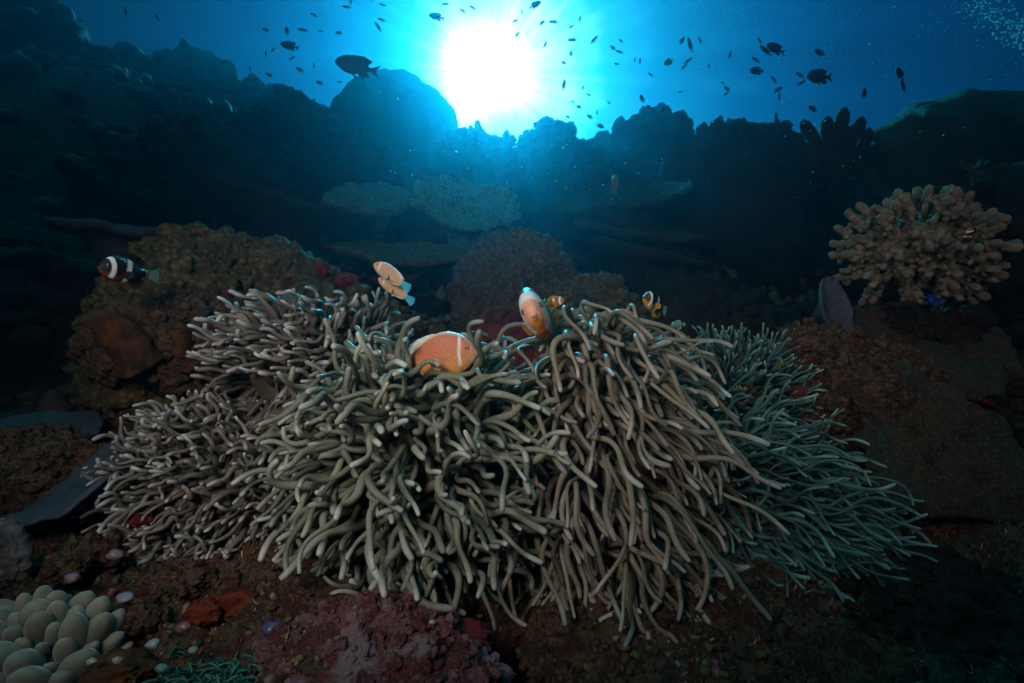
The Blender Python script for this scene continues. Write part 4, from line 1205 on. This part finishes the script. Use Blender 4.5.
swim('striped_fish', 'small dark striped fish in front of the cauliflower coral branches', col_band(body=(0.03, 0.02, 0.02), low=(0.2, 0.1, 0.1), tail=(0.4, 0.35, 0.35)), at(967, 238, 0.80), (-0.25, -0.5, 0.75), 0.036, (0.8, -0.2, 0.3))
swim('wrasse', 'slim bright blue wrasse below the cauliflower coral', lambda u, v, k: mixc((0.015, 0.03, 0.30), (0.01, 0.01, 0.04), sst(0.2, 0.6, np.abs(v) if k == 'body' else v * 0)), at(931, 299, 0.83), (-0.96, -0.2, 0.08), 0.045, (0, 0, 1), 0.42)

# silhouetted fish in the open water: one shape, copied
damsel = dict(u=[0, 0.05, 0.15, 0.3, 0.5, 0.7, 0.88, 1.0], top=[0.015, 0.08, 0.15, 0.21, 0.215, 0.16, 0.075, 0.05], bot=[0.015, 0.065, 0.12, 0.18, 0.19, 0.13, 0.065, 0.045],
              wid=[0.01, 0.04, 0.065, 0.08, 0.075, 0.05, 0.022, 0.01],
              fins=[dict(base=[(0.22, 0.17), (-0.05, 0.135), (-0.2, 0.06)], tip=[(0.14, 0.24), (-0.1, 0.27), (-0.30, 0.20)], kind='dorsal'),
                    dict(base=[(-0.285, -0.045), (-0.285, 0.045)], tip=[(-0.5, -0.17), (-0.42, -0.05), (-0.40, 0), (-0.42, 0.05), (-0.5, 0.17)], kind='tail'),
                    dict(base=[(0.02, -0.13), (-0.18, -0.055)], tip=[(-0.12, -0.25), (-0.28, -0.16)], kind='anal'),
                    dict(base=[(0.14, -0.16), (0.08, -0.17)], tip=[(0.02, -0.28), (-0.02, -0.25)], kind='pelvic')])
slim = dict(damsel); slim['top'] = [x * 0.62 for x in damsel['top']]; slim['bot'] = [x * 0.62 for x in damsel['bot']]
slim['fins'] = [dict(x, base=[(p[0], p[1] * 0.62) for p in x['base']], tip=[(p[0], p[1] * 0.62) for p in x['tip']]) for x in damsel['fins']]
dk = lambda u, v, k: mixc((0.012, 0.016, 0.022), (0.02, 0.025, 0.03), sst(-1, 1, v))
me_d, _ = fish_mesh(damsel, dk, 26, 16); me_s, _ = fish_mesh(slim, dk, 26, 16)
for m_ in (me_d, me_s): m_.materials.append(M_silh)


def far_fish(px, py, length, ang, depth, deep=True, label=None, group=None, turn=0.25):
    """ang: screen heading in degrees, 0 right, 90 up"""
    o = obj('damselfish' if deep else 'reef_fish', me_d if deep else me_s, None, None, label, 'fish', group)
    a = R(ang)
    h = (math.cos(a), -turn, math.sin(a))
    up = (-math.sin(a) * (1 if math.cos(a) >= 0 else -1), 0, abs(math.cos(a)) + 0.05)
    L = length / FPX * depth * math.sqrt(1 + turn * turn)
    orient(o, at(px, py, depth), h, up, L)
    return o


far_fish(358, 67, 43, 172, 1.7, True, 'largest dark damselfish, over the dome left of the sun')
far_fish(290, 46, 18, 172, 2.2, True, 'stocky damselfish silhouette left of the largest one, over the ridge')
far_fish(820, 77, 31, 184, 1.9, True, 'largest round damselfish silhouette in the blue water at right')
far_fish(776, 49, 22, 165, 2.0, True, 'dark damselfish at the upper right with a paler fish close behind it')
far_fish(766, 51, 16, 150, 2.5, False, 'pale slim fish partly behind the dark upper right damselfish')
far_fish(900, 74, 15, 130, 1.9, True, 'upright black damselfish just above the ribbed boulder')
far_fish(903, 86, 14, 120, 1.9, False, 'slim fish diving onto the ribbed boulder top')
far_fish(757, 71, 17, 185, 2.5, True, 'damselfish heading left, under the slim slanted one at right')
far_fish(820, 53, 13, 165, 2.6, True, 'single damselfish right of the pair at the upper right')
far_fish(437, 17, 16, 175, 2.6, True, 'blue-tinted fish on the upper left edge of the sun glare')
far_fish(669, 62, 13, 215, 2.7, True, 'stout fish over the peaked rock, nose pointing down left')
far_fish(690, 45, 15, 115, 2.8, False, 'slim fish nose up, above the stout one over the peaked rock')
far_fish(776, 119, 13, 100, 2.4, False, 'slim upright fish just over the large dark mound')
far_fish(813, 109, 11, 160, 2.4, True, 'small fish left of the finger coral tips')
far_fish(864, 94, 11, 95, 2.4, True, 'small upright fish between the finger coral and the ribbed boulder')
far_fish(535, 5, 13, 20, 2.8, True, 'fish at the top edge right of the sun, nose up to the right')
far_fish(564, 85, 11, 80, 2.9, False, 'upright greenish slim fish in the right rim of the glare')
far_fish(600, 126, 9, 330, 3.2, True, 'small fish just above the low flat rock right of the sun')
far_fish(642, 99, 9, 120, 3.0, True, 'small fish touching the top of the peaked rock')
gA = 'small fish over the left ridge'; lA = 'tiny fish silhouette in the blue water left of the sun'
for px, py, L, a, dp in [(266, 30, 7, 170, 1), (287, 31, 8, 90, 1), (303, 30, 11, 175, 0), (339, 33, 7, 180, 1), (314, 15, 8, 160, 0), (347, 7, 9, 180, 0), (351, 1, 8, 80, 0),
                         (378, 27, 11, 125, 0), (382, 20, 9, 170, 0), (383, 5, 8, 170, 0), (273, 50, 7, 40, 0), (266, 54, 7, 75, 0), (292, 58, 8, 20, 0), (300, 70, 8, 150, 1), (250, 69, 6, 90, 0),
                         (269, 75, 7, 160, 1), (320, 83, 8, 170, 1), (340, 82, 6, 180, 0), (276, 87, 6, 30, 1), (314, 66, 6, 80, 0), (126, 12, 8, 85, 1), (64, 6, 6, 90, 0), (157, 18, 8, 110, 0), (224, 62, 7, 20, 0), (321, 31, 6, 180, 0)]:
    far_fish(px, py, L, a, 3.0 + (px * 7 + py * 3) % 10 * 0.09, bool(dp), lA, gA)
gB = 'small fish against the sun glare'; lB = 'tiny fish silhouette against or close around the white sun glare'
for px, py, L, a, dp in [(446, 4, 9, 195, 0), (463, 11, 8, 150, 0), (473, 8, 8, 150, 0), (515, 21, 7, 20, 0), (517, 35, 8, 45, 0), (545, 45, 8, 60, 0), (542, 23, 7, 30, 1), (554, 22, 11, 185, 0),
                         (573, 40, 11, 190, 0), (594, 40, 10, 45, 0), (613, 48, 7, 150, 1), (620, 52, 9, 170, 0), (571, 54, 6, 80, 1), (564, 63, 6, 160, 1), (580, 19, 6, 80, 0), (571, 27, 6, 30, 0), (617, 64, 6, 180, 0),
                         (589, 95, 6, 160, 0), (583, 88, 5, 60, 0), (579, 107, 6, 160, 1), (573, 102, 5, 150, 0), (568, 117, 5, 170, 1), (590, 117, 7, 160, 1), (609, 103, 5, 140, 0), (597, 113, 5, 100, 0), (522, 12, 5, 90, 0), (621, 41, 6, 150, 0), (635, 60, 5, 90, 0)]:
    far_fish(px, py, L, a, 3.1 + (px * 7 + py * 3) % 10 * 0.05, bool(dp), lB, gB)
gC = 'small fish right of the sun'; lC = 'tiny fish silhouette in the blue water right of the peaked rock'
for px, py, L, a, dp in [(682, 41, 8, 60, 1), (700, 41, 8, 120, 0), (688, 61, 10, 30, 0), (684, 67, 8, 40, 0), (730, 55, 8, 80, 0), (756, 60, 11, 155, 0), (774, 80, 10, 135, 0), (778, 90, 9, 30, 1), (779, 97, 9, 100, 0),
                         (800, 75, 11, 160, 0), (801, 83, 9, 30, 0), (727, 89, 8, 150, 1), (726, 94, 6, 30, 0), (651, 75, 7, 150, 0), (640, 61, 6, 90, 0), (709, 66, 5, 90, 0), (723, 83, 5, 150, 0), (760, 41, 8, 130, 0), (680, 92, 5, 10, 0)]:
    far_fish(px, py, L, a, 2.9 + (px * 7 + py * 3) % 10 * 0.05, bool(dp), lC, gC)

# ------------------------------------------------------------------ bubbles and drifting specks
m = new_mat('bubble_glint'); t, b_ = shader(m, 0.15, 0.8); b_.inputs['Base Color'].default_value = (0.85, 0.9, 0.92, 1)
tr_ = t.nodes.new('ShaderNodeBsdfTranslucent'); tr_.inputs[0].default_value = (0.9, 0.95, 0.95, 1); mx_ = t.nodes.new('ShaderNodeMixShader'); mx_.inputs[0].default_value = 0.7
t.links.new(b_.outputs[0], mx_.inputs[1]); t.links.new(tr_.outputs[0], mx_.inputs[2]); t.links.new(mx_.outputs[0], [x for x in t.nodes if x.type == 'OUTPUT_MATERIAL'][0].inputs[0])
rg = np.random.RandomState(9); v0, f0 = ico(1); b = MB()
for i in range(900):
    q = rg.rand()
    if i < 520:      # plume at the upper right
        px = 945 + q * 110; py = -20 + q * 78 + rg.normal(0, 9) + (rg.rand() - .5) * 26; s = 0.0030 * rg.uniform(0.3, 1.2); d = 1.9 + rg.uniform(-.25, .25)
    elif i < 780:
        px = rg.uniform(690, 1010); py = rg.uniform(-5, 75); s = 0.0020 * rg.uniform(0.4, 1.0); d = 2.1 + rg.uniform(-.3, .4)
    else:
        px = rg.uniform(380, 1000); py = rg.uniform(0, 200); s = 0.0020 * rg.uniform(0.4, 1.1); d = 1.6 + rg.uniform(-.3, .3)
    b.add(v0 * s + at(px, py, d), f0)
obj('air_bubbles', b.build('air_bubbles'), m, None, 'fine air bubbles and specks drifting in the upper right water', 'bubbles', None, 'stuff')

# ------------------------------------------------------------------ the water itself
m = bpy.data.materials.new('sea_water'); m.use_nodes = True
t = m.node_tree; t.nodes.clear()
pv = t.nodes.new('ShaderNodeVolumePrincipled'); o_ = t.nodes.new('ShaderNodeOutputMaterial')
t.links.new(pv.outputs[0], o_.inputs['Volume'])
pv.inputs['Color'].default_value = (0.05, 0.50, 0.80, 1)
pv.inputs['Density'].default_value = 0.021
pv.inputs['Anisotropy'].default_value = 0.86
try: m.cycles.homogeneous_volume = True
except Exception: pass
x0, x1, y0, y1, z0, z1 = -10.5, 10.5, -3.6, 13.6, -7.0, 4.9
vv = [(x, y, z) for x in (x0, x1) for y in (y0, y1) for z in (z0, z1)]
ff = [(0, 1, 3, 2), (4, 6, 7, 5), (0, 4, 5, 1), (2, 3, 7, 6), (0, 2, 6, 4), (1, 5, 7, 3)]
obj('haze', mesh('haze', vv, ff, False), m, None, 'blue sea water filling the whole scene', 'water', None, 'stuff')
